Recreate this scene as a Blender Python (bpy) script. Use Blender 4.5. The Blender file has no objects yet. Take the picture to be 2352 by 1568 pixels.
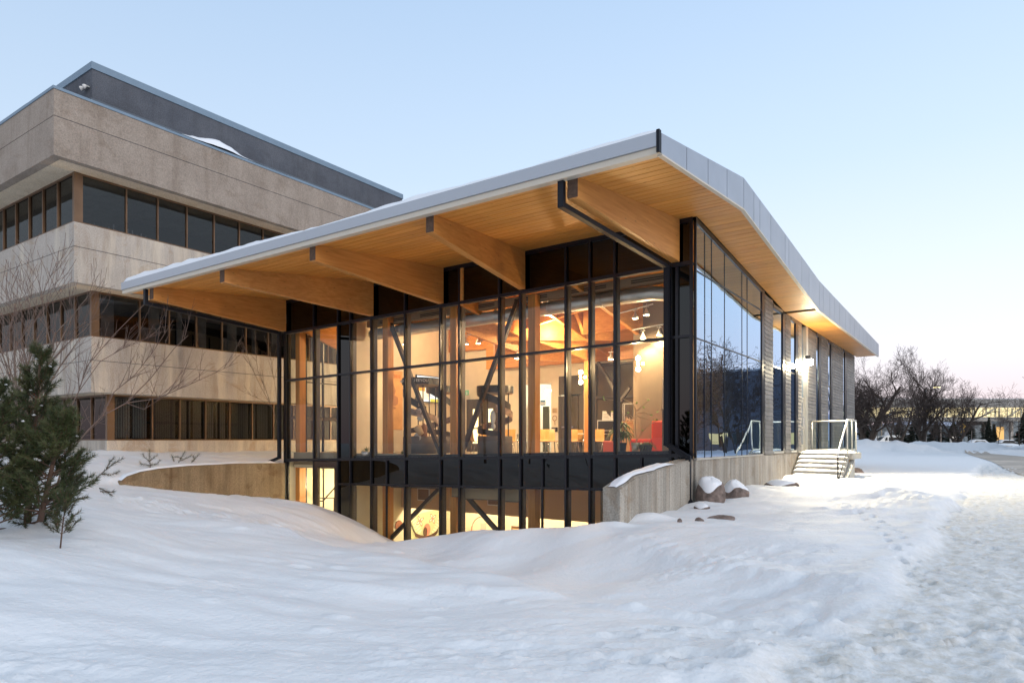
import bpy, math, random
import numpy as np
from mathutils import Vector, Matrix
random.seed(7)
SC = bpy.context.scene
COL = SC.collection

# ------------------------------------------------------------------ camera
# z = 0 is the eye height of the photographer; X runs along the front of the glass building, Y along its long side
FL = 1534.0
TH = math.atan2(1064.0, 1534.0)
CT, ST = math.cos(TH), math.sin(TH)
CX, CY = 6.03, -17.12
cam_d = bpy.data.cameras.new("camera")
cam = bpy.data.objects.new("camera", cam_d)
COL.objects.link(cam)
cam.location = (CX, CY, 0)
cam.rotation_euler = (math.radians(90), 0, TH)
cam_d.sensor_width = 36
cam_d.lens = 36 * FL / 2352
cam_d.shift_y = 226 / 2352
cam_d.clip_start = 0.1
cam_d.clip_end = 6000
SC.camera = cam

# ------------------------------------------------------------------ sky, sun, exposure
world = bpy.data.worlds.new("World")
SC.world = world
world.use_nodes = True
wn, wl = world.node_tree.nodes, world.node_tree.links
wn.clear()
wo = wn.new("ShaderNodeOutputWorld")
sky = wn.new("ShaderNodeTexSky")
sky.sky_type = 'NISHITA'
sky.sun_disc = False
sky.sun_elevation = math.radians(2.0)
sky.sun_rotation = math.radians(109)
sky.air_density = 1.0
sky.dust_density = 0.6
sky.ozone_density = 3.0
bg1 = wn.new("ShaderNodeBackground")
bg1.inputs[1].default_value = 0.03
wl.new(sky.outputs[0], bg1.inputs[0])
tc = wn.new("ShaderNodeTexCoord")
sep = wn.new("ShaderNodeSeparateXYZ")
wl.new(tc.outputs['Generated'], sep.inputs[0])
ramp = wn.new("ShaderNodeValToRGB")
wl.new(sep.outputs[2], ramp.inputs[0])
cr = ramp.color_ramp
stops = [(0.0, (.62, .49, .54)), (0.035, (.70, .585, .62)), (0.10, (.73, .69, .73)), (0.20, (.655, .72, .79)),
         (0.36, (.50, .62, .77)), (0.58, (.37, .505, .695)), (1.0, (.44, .50, .57))]
while len(cr.elements) < len(stops):
    cr.elements.new(0.5)
for e, (p_, c_) in zip(cr.elements, stops):
    e.position = p_
    e.color = (*c_, 1)
bg2 = wn.new("ShaderNodeBackground")
# the side of the sky towards the set sun (ahead and to the right) is paler and brighter than the rest
dotn = wn.new("ShaderNodeVectorMath"); dotn.operation = 'DOT_PRODUCT'
dotn.inputs[1].default_value = (0.55, 0.83, 0.0)
wl.new(tc.outputs['Generated'], dotn.inputs[0])
mr = wn.new("ShaderNodeMapRange")
mr.inputs[1].default_value = -0.6; mr.inputs[2].default_value = 1.0
mr.inputs[3].default_value = 0.80; mr.inputs[4].default_value = 1.03
wl.new(dotn.outputs['Value'], mr.inputs[0])
wl.new(ramp.outputs[0], bg2.inputs[0])
wl.new(mr.outputs[0], bg2.inputs[1])
adds = wn.new("ShaderNodeAddShader")
wl.new(bg1.outputs[0], adds.inputs[0]); wl.new(bg2.outputs[0], adds.inputs[1])
wl.new(adds.outputs[0], wo.inputs[0])

sun_d = bpy.data.lights.new("sun", 'SUN')
sun_d.energy = 0.8
sun_d.angle = math.radians(30)
sun_d.color = (1.0, .90, .80)
sun = bpy.data.objects.new("sun", sun_d)
COL.objects.link(sun)
sun.rotation_euler = Vector((-0.86, 0.30, -0.34)).to_track_quat('-Z', 'Y').to_euler()

SC.view_settings.view_transform = 'Standard'
SC.view_settings.look = 'None'
SC.view_settings.exposure = 0.48
SC.view_settings.gamma = 1.0
SC.view_settings.use_curve_mapping = False
SC.render.engine = 'CYCLES'
cy = SC.cycles
cy.use_denoising = True
try:
    cy.denoiser = 'OPENIMAGEDENOISE'
except Exception:
    pass
cy.max_bounces = 7
cy.diffuse_bounces = 4
cy.glossy_bounces = 3
cy.transmission_bounces = 4
cy.transparent_max_bounces = 24
cy.caustics_reflective = False
cy.caustics_refractive = False
cy.sample_clamp_indirect = 4.0
cy.blur_glossy = 0.5

# ------------------------------------------------------------------ helpers
def ray(x, y):
    r = (x - 1176.0) / FL
    return Vector((-ST + CT * r, CT + ST * r, (1010.0 - y) / FL))

def at(x, y, X=None, Y=None, Z=None, D=None):
    """the point of the place seen at photo position (x, y) on a known wall, floor or at a known distance"""
    d = ray(x, y)
    if X is not None: t = (X - CX) / d.x
    elif Y is not None: t = (Y - CY) / d.y
    elif Z is not None: t = Z / d.z
    else: t = D
    return Vector((CX, CY, 0)) + d * t

def camxy(xc, yc):
    """metres right of / ahead of the photographer -> place coordinates"""
    return Vector((CX + CT * xc - ST * yc, CY + ST * xc + CT * yc, 0))

def worldm(o):
    m = o.matrix_basis.copy()
    while o.parent is not None:
        o = o.parent
        m = o.matrix_basis @ m
    return m

def tag(o, label=None, cat=None, group=None, kind=None):
    if label: o["label"] = label
    if cat: o["category"] = cat
    if group: o["group"] = group
    if kind: o["kind"] = kind
    return o

def thing(name, label, cat, loc=(0, 0, 0), rz=0.0, group=None):
    o = bpy.data.objects.new(name, None)
    o.empty_display_size = 0.3
    COL.objects.link(o)
    o.location = loc
    o.rotation_euler = (0, 0, rz)
    return tag(o, label, cat, group)

class MB:
    def __init__(s):
        s.v = []; s.f = []
    def poly(s, pts):
        n = len(s.v); s.v += [tuple(p) for p in pts]; s.f.append(tuple(range(n, n + len(pts)))); return s
    def hexa(s, p):
        """8 corners: bottom 0-3 (ccw), top 4-7"""
        n = len(s.v); s.v += [tuple(q) for q in p]
        for f in ((3, 2, 1, 0), (4, 5, 6, 7), (0, 1, 5, 4), (1, 2, 6, 5), (2, 3, 7, 6), (3, 0, 4, 7)):
            s.f.append(tuple(n + i for i in f))
        return s
    def box(s, x0, x1, y0, y1, z0, z1):
        return s.hexa([(x0, y0, z0), (x1, y0, z0), (x1, y1, z0), (x0, y1, z0), (x0, y0, z1), (x1, y0, z1), (x1, y1, z1), (x0, y1, z1)])
    def xbar(s, x0, x1, y0, y1, zb, zt):
        """a bar along X whose bottom and top heights are functions of x"""
        return s.hexa([(x0, y0, zb(x0)), (x1, y0, zb(x1)), (x1, y1, zb(x1)), (x0, y1, zb(x0)), (x0, y0, zt(x0)), (x1, y0, zt(x1)), (x1, y1, zt(x1)), (x0, y1, zt(x0))])
    def prism(s, pts, vec):
        n = len(s.v); k = len(pts); vec = Vector(vec)
        s.v += [tuple(p) for p in pts] + [tuple(Vector(p) + vec) for p in pts]
        s.f.append(tuple(range(n + k - 1, n - 1, -1))); s.f.append(tuple(range(n + k, n + 2 * k)))
        for i in range(k):
            j = (i + 1) % k
            s.f.append((n + i, n + j, n + k + j, n + k + i))
        return s
    def beam(s, a, b, w, h, up=(0, 0, 1)):
        a, b = Vector(a), Vector(b)
        d = (b - a).normalized(); u = Vector(up)
        sd = d.cross(u)
        if sd.length < 1e-4: sd = d.cross(Vector((1, 0, 0)))
        sd.normalize(); u = sd.cross(d).normalized()
        sd *= w / 2; u *= h / 2
        return s.hexa([a - sd - u, a + sd - u, b + sd - u, b - sd - u, a - sd + u, a + sd + u, b + sd + u, b - sd + u])
    def tube(s, pts, rad, n=8, cap=True):
        pts = [Vector(p) for p in pts]
        if not hasattr(rad, '__len__'): rad = [rad] * len(pts)
        base = len(s.v)
        ref = Vector((0, 0, 1))
        for i, p in enumerate(pts):
            d = (pts[min(i + 1, len(pts) - 1)] - pts[max(i - 1, 0)])
            if d.length < 1e-9: d = Vector((0, 0, 1))
            d.normalize()
            r_ = ref if abs(d.dot(ref)) < 0.95 else Vector((1, 0, 0))
            a = d.cross(r_).normalized(); b = d.cross(a)
            for k in range(n):
                t = 2 * math.pi * k / n
                s.v.append(tuple(p + (a * math.cos(t) + b * math.sin(t)) * rad[i]))
        for i in range(len(pts) - 1):
            for k in range(n):
                k2 = (k + 1) % n
                s.f.append((base + i * n + k, base + i * n + k2, base + (i + 1) * n + k2, base + (i + 1) * n + k))
        if cap:
            s.f.append(tuple(base + k for k in range(n - 1, -1, -1)))
            s.f.append(tuple(base + (len(pts) - 1) * n + k for k in range(n)))
        return s
    def lathe(s, c, prof, n=16):
        c = Vector(c); base = len(s.v)
        for (r, z) in prof:
            for k in range(n):
                t = 2 * math.pi * k / n
                s.v.append((c.x + r * math.cos(t), c.y + r * math.sin(t), c.z + z))
        for i in range(len(prof) - 1):
            for k in range(n):
                k2 = (k + 1) % n
                s.f.append((base + i * n + k, base + i * n + k2, base + (i + 1) * n + k2, base + (i + 1) * n + k))
        s.f.append(tuple(base + k for k in range(n - 1, -1, -1)))
        s.f.append(tuple(base + (len(prof) - 1) * n + k for k in range(n)))
        return s
    def build(s, name, m, parent=None, smooth=False, local=False, bevel=0.0):
        me = bpy.data.meshes.new(name)
        v = s.v
        if parent is not None and not local:
            inv = worldm(parent).inverted()
            v = [tuple(inv @ Vector(p)) for p in v]
        me.from_pydata(v, [], s.f)
        if smooth:
            me.polygons.foreach_set('use_smooth', [True] * len(me.polygons))
        me.materials.append(m)
        me.update()
        o = bpy.data.objects.new(name, me)
        COL.objects.link(o)
        if parent is not None: o.parent = parent
        if bevel:
            b = o.modifiers.new("bevel", 'BEVEL'); b.width = bevel; b.segments = 2; b.limit_method = 'ANGLE'
        return o

def np_mesh(name, V, F, m, parent=None, smooth=True):
    """V (n,3) array, F (k,3|4) array, world coordinates"""
    me = bpy.data.meshes.new(name)
    V = np.asarray(V, dtype=np.float32); F = np.asarray(F, dtype=np.int32)
    if parent is not None:
        M = np.array(worldm(parent).inverted())
        V = (V @ M[:3, :3].T + M[:3, 3]).astype(np.float32)
    me.vertices.add(len(V)); me.vertices.foreach_set('co', V.ravel())
    k = F.shape[1]
    me.loops.add(F.size); me.loops.foreach_set('vertex_index', F.ravel())
    me.polygons.add(len(F))
    me.polygons.foreach_set('loop_start', np.arange(0, F.size, k, dtype=np.int32))
    me.polygons.foreach_set('loop_total', np.full(len(F), k, dtype=np.int32))
    me.polygons.foreach_set('use_smooth', np.full(len(F), smooth))
    me.update(calc_edges=True); me.validate()
    me.materials.append(m)
    o = bpy.data.objects.new(name, me)
    COL.objects.link(o)
    if parent is not None: o.parent = parent
    return o

def copy_tree(o, parent=None):
    kids = [c for c in o.children]
    c = o.copy(); COL.objects.link(c)
    if parent is not None: c.parent = parent
    for ch in kids: copy_tree(ch, c)
    return c

# ------------------------------------------------------------------ materials
def newmat(name):
    m = bpy.data.materials.new(name); m.use_nodes = True
    nt = m.node_tree; nt.nodes.clear()
    out = nt.nodes.new("ShaderNodeOutputMaterial")
    return m, nt.nodes, nt.links, out

def plain(name, col, rough=0.6, metal=0.0, emit=None, es=0.0, var=0.0, scale=3.0, bump=0.0, bscale=40.0, spec=0.5, rnd=0.0):
    m, N, L, out = newmat(name)
    b = N.new("ShaderNodeBsdfPrincipled")
    b.inputs['Base Color'].default_value = (*col, 1)
    b.inputs['Roughness'].default_value = rough
    b.inputs['Metallic'].default_value = metal
    b.inputs['Specular IOR Level'].default_value = spec
    if emit:
        b.inputs['Emission Color'].default_value = (*emit, 1); b.inputs['Emission Strength'].default_value = es
    L.new(b.outputs[0], out.inputs[0])
    t = N.new("ShaderNodeTexCoord")
    if var or rnd:
        n = N.new("ShaderNodeTexNoise"); n.inputs['Scale'].default_value = scale; n.inputs['Detail'].default_value = 5
        L.new(t.outputs['Object'], n.inputs[0])
        hs = N.new("ShaderNodeHueSaturation"); hs.inputs['Color'].default_value = (*col, 1)
        ml = N.new("ShaderNodeMapRange")
        ml.inputs[1].default_value = .3; ml.inputs[2].default_value = .7
        ml.inputs[3].default_value = 1 - var; ml.inputs[4].default_value = 1 + var
        L.new(n.outputs[0], ml.inputs[0])
        last = ml.outputs[0]
        if rnd:
            oi = N.new("ShaderNodeObjectInfo")
            mr_ = N.new("ShaderNodeMapRange"); mr_.inputs[3].default_value = 1 - rnd; mr_.inputs[4].default_value = 1 + rnd
            L.new(oi.outputs['Random'], mr_.inputs[0])
            mm = N.new("ShaderNodeMath"); mm.operation = 'MULTIPLY'
            L.new(last, mm.inputs[0]); L.new(mr_.outputs[0], mm.inputs[1]); last = mm.outputs[0]
        L.new(last, hs.inputs['Value'])
        L.new(hs.outputs[0], b.inputs['Base Color'])
    if bump:
        n2 = N.new("ShaderNodeTexNoise"); n2.inputs['Scale'].default_value = bscale; n2.inputs['Detail'].default_value = 4
        L.new(t.outputs['Object'], n2.inputs[0])
        bp = N.new("ShaderNodeBump"); bp.inputs['Strength'].default_value = bump; bp.inputs['Distance'].default_value = 0.01
        L.new(n2.outputs[0], bp.inputs['Height']); L.new(bp.outputs[0], b.inputs['Normal'])
    return m

def wood(name, c1, c2, axis='X', rough=0.45, knots=True, rnd=0.08):
    m, N, L, out = newmat(name)
    b = N.new("ShaderNodeBsdfPrincipled"); b.inputs['Roughness'].default_value = rough
    L.new(b.outputs[0], out.inputs[0])
    t = N.new("ShaderNodeTexCoord")
    mp = N.new("ShaderNodeMapping")
    sc = {'X': (0.5, 14, 14), 'Y': (14, 0.5, 14), 'Z': (14, 14, 0.5)}[axis]
    mp.inputs['Scale'].default_value = sc
    L.new(t.outputs['Object'], mp.inputs[0])
    oi = N.new("ShaderNodeObjectInfo")
    vm = N.new("ShaderNodeVectorMath"); vm.operation = 'MULTIPLY_ADD'
    cmb = N.new("ShaderNodeCombineXYZ")
    for i in range(3): L.new(oi.outputs['Random'], cmb.inputs[i])
    vm.inputs[1].default_value = (37, 51, 23)
    L.new(cmb.outputs[0], vm.inputs[0]); L.new(mp.outputs[0], vm.inputs[2])
    n = N.new("ShaderNodeTexNoise"); n.inputs['Scale'].default_value = 1.0; n.inputs['Detail'].default_value = 8; n.inputs['Roughness'].default_value = 0.6
    n.inputs['Distortion'].default_value = 0.6
    L.new(vm.outputs[0], n.inputs[0])
    rp = N.new("ShaderNodeValToRGB")
    rp.color_ramp.elements[0].position = 0.33; rp.color_ramp.elements[0].color = (*c1, 1)
    rp.color_ramp.elements[1].position = 0.68; rp.color_ramp.elements[1].color = (*c2, 1)
    L.new(n.outputs[0], rp.inputs[0])
    col = rp.outputs[0]
    if knots:
        mp2 = N.new("ShaderNodeMapping")
        mp2.inputs['Scale'].default_value = {'X': (1.6, 5, 5), 'Y': (5, 1.6, 5), 'Z': (5, 5, 1.6)}[axis]
        L.new(t.outputs['Object'], mp2.inputs[0])
        vo = N.new("ShaderNodeTexVoronoi"); vo.inputs['Scale'].default_value = 1.3
        L.new(mp2.outputs[0], vo.inputs[0])
        mk = N.new("ShaderNodeMapRange"); mk.inputs[1].default_value = 0.02; mk.inputs[2].default_value = 0.13
        mk.inputs[3].default_value = 0.45; mk.inputs[4].default_value = 1.0
        L.new(vo.outputs['Distance'], mk.inputs[0])
        mx = N.new("ShaderNodeVectorMath"); mx.operation = 'SCALE'
        L.new(col, mx.inputs[0]); L.new(mk.outputs[0], mx.inputs['Scale']); col = mx.outputs[0]
    mr_ = N.new("ShaderNodeMapRange"); mr_.inputs[3].default_value = 1 - rnd; mr_.inputs[4].default_value = 1 + rnd
    L.new(oi.outputs['Random'], mr_.inputs[0])
    mx2 = N.new("ShaderNodeVectorMath"); mx2.operation = 'SCALE'
    L.new(col, mx2.inputs[0]); L.new(mr_.outputs[0], mx2.inputs['Scale'])
    L.new(mx2.outputs[0], b.inputs['Base Color'])
    bp = N.new("ShaderNodeBump"); bp.inputs['Strength'].default_value = 0.15; bp.inputs['Distance'].default_value = 0.004
    L.new(n.outputs[0], bp.inputs['Height']); L.new(bp.outputs[0], b.inputs['Normal'])
    return m

def concrete(name, c1, c2, stain=(.26, .17, .09), stain_amt=0.25, streak_axis=2, pits=1.0, pale=0.0, form=False):
    m, N, L, out = newmat(name)
    b = N.new("ShaderNodeBsdfPrincipled"); b.inputs['Roughness'].default_value = 0.85
    b.inputs['Specular IOR Level'].default_value = 0.25
    L.new(b.outputs[0], out.inputs[0])
    t = N.new("ShaderNodeTexCoord")
    def noise(scale, vec=None, det=6, rgh=0.6, dist=0.0):
        n = N.new("ShaderNodeTexNoise"); n.inputs['Scale'].default_value = scale; n.inputs['Detail'].default_value = det
        n.inputs['Roughness'].default_value = rgh; n.inputs['Distortion'].default_value = dist
        L.new(vec if vec is not None else t.outputs['Object'], n.inputs[0]); return n.outputs[0]
    def mapped(s):
        mp = N.new("ShaderNodeMapping"); mp.inputs['Scale'].default_value = s
        L.new(t.outputs['Object'], mp.inputs[0]); return mp.outputs[0]
    def rng(v, a, c, d=0.0, e=1.0):
        q = N.new("ShaderNodeMapRange"); q.inputs[1].default_value = a; q.inputs[2].default_value = c
        q.inputs[3].default_value = d; q.inputs[4].default_value = e; L.new(v, q.inputs[0]); return q.outputs[0]
    def mix(f, a, c, typ='MIX'):
        q = N.new("ShaderNodeMix"); q.data_type = 'RGBA'; q.blend_type = typ
        if hasattr(f, 'links') or hasattr(f, 'is_linked'): L.new(f, q.inputs[0])
        else: q.inputs[0].default_value = f
        for i, w in ((6, a), (7, c)):
            if isinstance(w, tuple): q.inputs[i].default_value = (*w, 1)
            else: L.new(w, q.inputs[i])
        return q.outputs[2]
    base = mix(rng(noise(0.9), .3, .7), c1, c2)
    speck = rng(noise(26, det=3, rgh=.7), .35, .66, .74, 1.16)
    q = N.new("ShaderNodeVectorMath"); q.operation = 'SCALE'; L.new(base, q.inputs[0]); L.new(speck, q.inputs['Scale'])
    base = q.outputs[0]
    st = rng(noise(1.0, mapped((2.2, 2.2, .28)), det=7, dist=.4), .50, .68, 0, stain_amt)
    base = mix(st, base, stain)
    bl = rng(noise(.55, mapped((1, 1, 1.4)), det=9, rgh=.68, dist=1.2), .55, .61, 0, stain_amt * .9)
    base = mix(bl, base, tuple(x * 1.25 for x in stain))
    if pale:
        pl = rng(noise(1.0, mapped((1.3, 1.3, .16)), det=7, rgh=.65), .5, .62, 0, pale)
        base = mix(pl, base, (.62, .55, .45))
    vo = N.new("ShaderNodeTexVoronoi"); vo.inputs['Scale'].default_value = 7.5
    L.new(t.outputs['Object'], vo.inputs[0])
    pit = rng(vo.outputs['Distance'], .05, .12, .35, 1)
    sel = rng(vo.outputs['Color'], .0, 1.0)
    q = N.new("ShaderNodeVectorMath"); q.operation = 'SCALE'; L.new(base, q.inputs[0]); L.new(pit, q.inputs['Scale'])
    base = mix(0.75 * pits, base, q.outputs[0])
    hgt = rng(noise(30, det=5), 0, 1)
    if form:
        wv = rng(noise(1.0, mapped((5.5, 5.5, .05)), det=3), .35, .65, .86, 1.08)
        q = N.new("ShaderNodeVectorMath"); q.operation = 'SCALE'; L.new(base, q.inputs[0]); L.new(wv, q.inputs['Scale'])
        base = q.outputs[0]
    if form:
        oi = N.new("ShaderNodeObjectInfo"); k_ = rng(oi.outputs['Random'], 0, 1, .80, 1.14)
        q = N.new("ShaderNodeVectorMath"); q.operation = 'SCALE'; L.new(base, q.inputs[0]); L.new(k_, q.inputs['Scale'])
        base = q.outputs[0]
    L.new(base, b.inputs['Base Color'])
    bp = N.new("ShaderNodeBump"); bp.inputs['Strength'].default_value = 0.5; bp.inputs['Distance'].default_value = 0.012
    L.new(hgt, bp.inputs['Height']); L.new(bp.outputs[0], b.inputs['Normal'])
    return m

def glass(name, tint, f0, gain=.8, wob=0.0, wscale=0.6, gcol=(1, 1, 1)):
    """pane that lets light straight through and mirrors the place; a face carries half of the pane's two reflections"""
    m, N, L, out = newmat(name)
    tr = N.new("ShaderNodeBsdfTransparent"); tr.inputs[0].default_value = (*tint, 1)
    gl = N.new("ShaderNodeBsdfGlossy"); gl.inputs['Roughness'].default_value = 0.0; gl.inputs[0].default_value = (*gcol, 1)
    ge = N.new("ShaderNodeNewGeometry")
    dt = N.new("ShaderNodeVectorMath"); dt.operation = 'DOT_PRODUCT'
    L.new(ge.outputs['True Normal'], dt.inputs[0]); L.new(ge.outputs['Incoming'], dt.inputs[1])
    def mth(op, a, c=None, cl=False):
        q = N.new("ShaderNodeMath"); q.operation = op; q.use_clamp = cl
        for i, w in ((0, a), (1, c)):
            if w is None: continue
            if isinstance(w, (int, float)): q.inputs[i].default_value = w
            else: L.new(w, q.inputs[i])
        return q.outputs[0]
    om = mth('SUBTRACT', 1.0, mth('ABSOLUTE', dt.outputs['Value']), True)
    f_ = mth('ADD', mth('MULTIPLY', mth('POWER', om, 4.5), gain), f0, True)
    f_ = mth('MULTIPLY', f_, mth('SUBTRACT', 1.0, ge.outputs['Backfacing']))
    mx = N.new("ShaderNodeMixShader")
    L.new(f_, mx.inputs[0]); L.new(tr.outputs[0], mx.inputs[1]); L.new(gl.outputs[0], mx.inputs[2])
    L.new(mx.outputs[0], out.inputs[0])
    if wob:
        t = N.new("ShaderNodeTexCoord")
        oi = N.new("ShaderNodeObjectInfo")
        va = N.new("ShaderNodeVectorMath"); va.operation = 'ADD'
        cb = N.new("ShaderNodeCombineXYZ")
        ms = N.new("ShaderNodeMath"); ms.operation = 'MULTIPLY'; ms.inputs[1].default_value = 40
        L.new(oi.outputs['Random'], ms.inputs[0])
        for i in range(3): L.new(ms.outputs[0], cb.inputs[i])
        L.new(t.outputs['Object'], va.inputs[0]); L.new(cb.outputs[0], va.inputs[1])
        n = N.new("ShaderNodeTexNoise"); n.inputs['Scale'].default_value = wscale; n.inputs['Detail'].default_value = 1.5
        L.new(va.outputs[0], n.inputs[0])
        bp = N.new("ShaderNodeBump"); bp.inputs['Strength'].default_value = 1.0; bp.inputs['Distance'].default_value = wob
        L.new(n.outputs[0], bp.inputs['Height']); L.new(bp.outputs[0], gl.inputs['Normal'])
    return m

def snow_mat(name, col=(.86, .86, .87), b1=0.6, fine=19):
    m, N, L, out = newmat(name)
    b = N.new("ShaderNodeBsdfPrincipled"); b.inputs['Roughness'].default_value = 0.6
    b.inputs['Specular IOR Level'].default_value = 0.3
    b.inputs['Base Color'].default_value = (*col, 1)
    L.new(b.outputs[0], out.inputs[0])
    t = N.new("ShaderNodeTexCoord")
    at_ = N.new("ShaderNodeAttribute"); at_.attribute_name = 'trodden'
    nt_ = N.new("ShaderNodeTexNoise"); nt_.inputs['Scale'].default_value = 7; nt_.inputs['Detail'].default_value = 8; nt_.inputs['Roughness'].default_value = .7
    L.new(t.outputs['Object'], nt_.inputs[0])
    rp_ = N.new("ShaderNodeValToRGB"); rp_.color_ramp.elements[0].position = .38; rp_.color_ramp.elements[0].color = (.64, .61, .56, 1)
    rp_.color_ramp.elements[1].position = .6; rp_.color_ramp.elements[1].color = (.80, .80, .80, 1)
    L.new(nt_.outputs[0], rp_.inputs[0])
    mx_ = N.new("ShaderNodeMix"); mx_.data_type = 'RGBA'; mx_.inputs[6].default_value = (*col, 1)
    L.new(at_.outputs['Fac'], mx_.inputs[0]); L.new(rp_.outputs[0], mx_.inputs[7]); L.new(mx_.outputs[2], b.inputs['Base Color'])
    n = N.new("ShaderNodeTexNoise"); n.inputs['Scale'].default_value = fine; n.inputs['Detail'].default_value = 3
    mp = N.new("ShaderNodeMapping"); mp.inputs['Scale'].default_value = (2.0, 5.0, 4.0); mp.inputs['Rotation'].default_value = (0, 0, TH)
    n2 = N.new("ShaderNodeTexNoise"); n2.inputs['Scale'].default_value = 1.0; n2.inputs['Detail'].default_value = 7
    L.new(t.outputs['Object'], n.inputs[0]); L.new(t.outputs['Object'], mp.inputs[0]); L.new(mp.outputs[0], n2.inputs[0])
    b1_ = N.new("ShaderNodeBump"); b1_.inputs['Strength'].default_value = b1; b1_.inputs['Distance'].default_value = 0.022
    b2_ = N.new("ShaderNodeBump"); b2_.inputs['Strength'].default_value = b1; b2_.inputs['Distance'].default_value = 0.028
    L.new(n.outputs[0], b1_.inputs['Height']); L.new(n2.outputs[0], b2_.inputs['Height'])
    L.new(b2_.outputs[0], b1_.inputs['Normal']); L.new(b1_.outputs[0], b.inputs['Normal'])
    return m

M = {}
M['snow'] = snow_mat('snow')
M['snow2'] = snow_mat('snow_lying', (.86, .88, .92), 0.2)
M['black'] = plain('black_steel', (.012, .013, .018), .5, 0, spec=.2)
M['mull'] = plain('mullion_black', (.010, .011, .017), .30, .2)
M['mullin'] = plain('mullion_inner', (.10, .085, .07), .5, .1)
M['spandrel'] = glass('spandrel_glass', (.02, .02, .022), .05, .6, .0010)
M['spback'] = plain('spandrel_back', (.022, .018, .017), .7)
M['pane'] = glass('clear_pane', (.96, .96, .93), .045, .7, .0012)
M['pane_r'] = glass('coated_pane', (.72, .76, .78), .60, .9, .0040, .9, (.60, .77, 1.0))
M['pane_c'] = glass('tinted_pane', (.56, .57, .57), .045, .25, .0010)
M['soffit'] = wood('soffit_board', (.56, .225, .040), (.74, .35, .080), 'X')
M['glulamY'] = wood('glulam_beam', (.50, .205, .045), (.66, .31, .085), 'Y')
M['glulamZ'] = wood('glulam_post', (.50, .20, .045), (.66, .30, .08), 'Z')
M['glulamX'] = wood('glulam_cross', (.50, .20, .045), (.66, .30, .08), 'X')
M['endgrain'] = plain('end_grain', (.09, .05, .03), .8, var=.3, scale=20)
M['fascia'] = plain('zinc_panel', (.36, .385, .44), .42, .5, var=.05, scale=1.5, rnd=.04)
M['gutter'] = plain('gutter_metal', (.44, .46, .50), .45, .3)
M['drip'] = plain('drip_edge', (.62, .55, .45), .5, .1)
M['bconc'] = concrete('old_concrete', (.41, .365, .32), (.52, .465, .41), (.27, .19, .12), .45, pale=.7)
M['bconc_top'] = concrete('aggregate_concrete', (.30, .245, .20), (.38, .315, .26), (.12, .08, .05), .25)
M['pent'] = concrete('dark_concrete', (.085, .092, .11), (.125, .132, .15), (.05, .05, .055), .3)
M['sofc'] = concrete('smooth_concrete', (.64, .52, .38), (.72, .60, .45), (.36, .24, .13), .22, pits=.2)
M['flash'] = plain('roof_flashing', (.20, .27, .34), .5, .3, var=.05)
M['bronze'] = plain('bronze_frame', (.16, .092, .05), .45, .35, var=.15, scale=2)
M['cwall'] = concrete('formed_concrete', (.36, .325, .28), (.46, .42, .36), (.20, .13, .07), .4, form=True, pits=1.2)
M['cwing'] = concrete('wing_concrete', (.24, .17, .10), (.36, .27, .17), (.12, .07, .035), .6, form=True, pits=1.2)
M['step'] = concrete('step_concrete', (.42, .40, .36), (.50, .48, .43), (.3, .26, .2), .2, pits=.3)
M['siding'] = plain('grey_siding', (.17, .16, .15), .5, 0, var=.22, scale=2.5, rnd=.18, bump=.3, bscale=30)
M['plaster'] = plain('cream_plaster', (.72, .64, .50), .8, var=.04)
M['plaster2'] = plain('lower_plaster', (.80, .74, .58), .8, var=.03)
M['floor'] = plain('floor_terrazzo', (.34, .28, .21), .35, var=.1)
M['brownw'] = plain('taupe_wall', (.22, .165, .11), .7, var=.04)
M['ducts'] = plain('duct_metal', (.50, .49, .47), .35, .7, var=.06, scale=2)
M['ductbox'] = plain('diffuser_box', (.30, .21, .14), .6)
M['door'] = plain('dark_door', (.07, .06, .05), .5)
M['doorglow'] = plain('door_light', (.8, .75, .5), .5, emit=(1.0, .86, .45), es=1.6)
M['white'] = plain('white_paint', (.8, .78, .74), .6)
M['chrome'] = plain('chrome', (.75, .75, .75), .18, 1.0)
M['alum'] = plain('aluminium_rail', (.62, .60, .55), .35, .6)
M['rock'] = plain('granite_rock', (.19, .145, .125), .85, var=.45, scale=7, bump=.9, bscale=22)

# ------------------------------------------------------------------ snow ground
def _hash(ix, iy, seed):
    h = (ix.astype(np.int64) * 374761393 + iy.astype(np.int64) * 668265263 + seed * 144665) & 0x7fffffff
    h = ((h ^ (h >> 13)) * 1274126177) & 0x7fffffff
    h = (h ^ (h >> 16)) & 0xffff
    return h / 65535.0
def vnoise(x, y, seed=0):
    ix = np.floor(x); iy = np.floor(y)
    fx = x - ix; fy = y - iy
    fx = fx * fx * fx * (fx * (fx * 6 - 15) + 10); fy = fy * fy * fy * (fy * (fy * 6 - 15) + 10)
    a = _hash(ix, iy, seed); b = _hash(ix + 1, iy, seed); c = _hash(ix, iy + 1, seed); d = _hash(ix + 1, iy + 1, seed)
    return (a + (b - a) * fx + (c - a) * fy + (a - b - c + d) * fx * fy) * 2 - 1
def fbm(x, y, seed=0, oct=4, gain=0.5):
    s = 0; a = 1.0
    for i in range(oct):
        s = s + a * vnoise(x * 2 ** i + 17.3 * i, y * 2 ** i - 9.1 * i, seed + i); a *= gain
    return s

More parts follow.
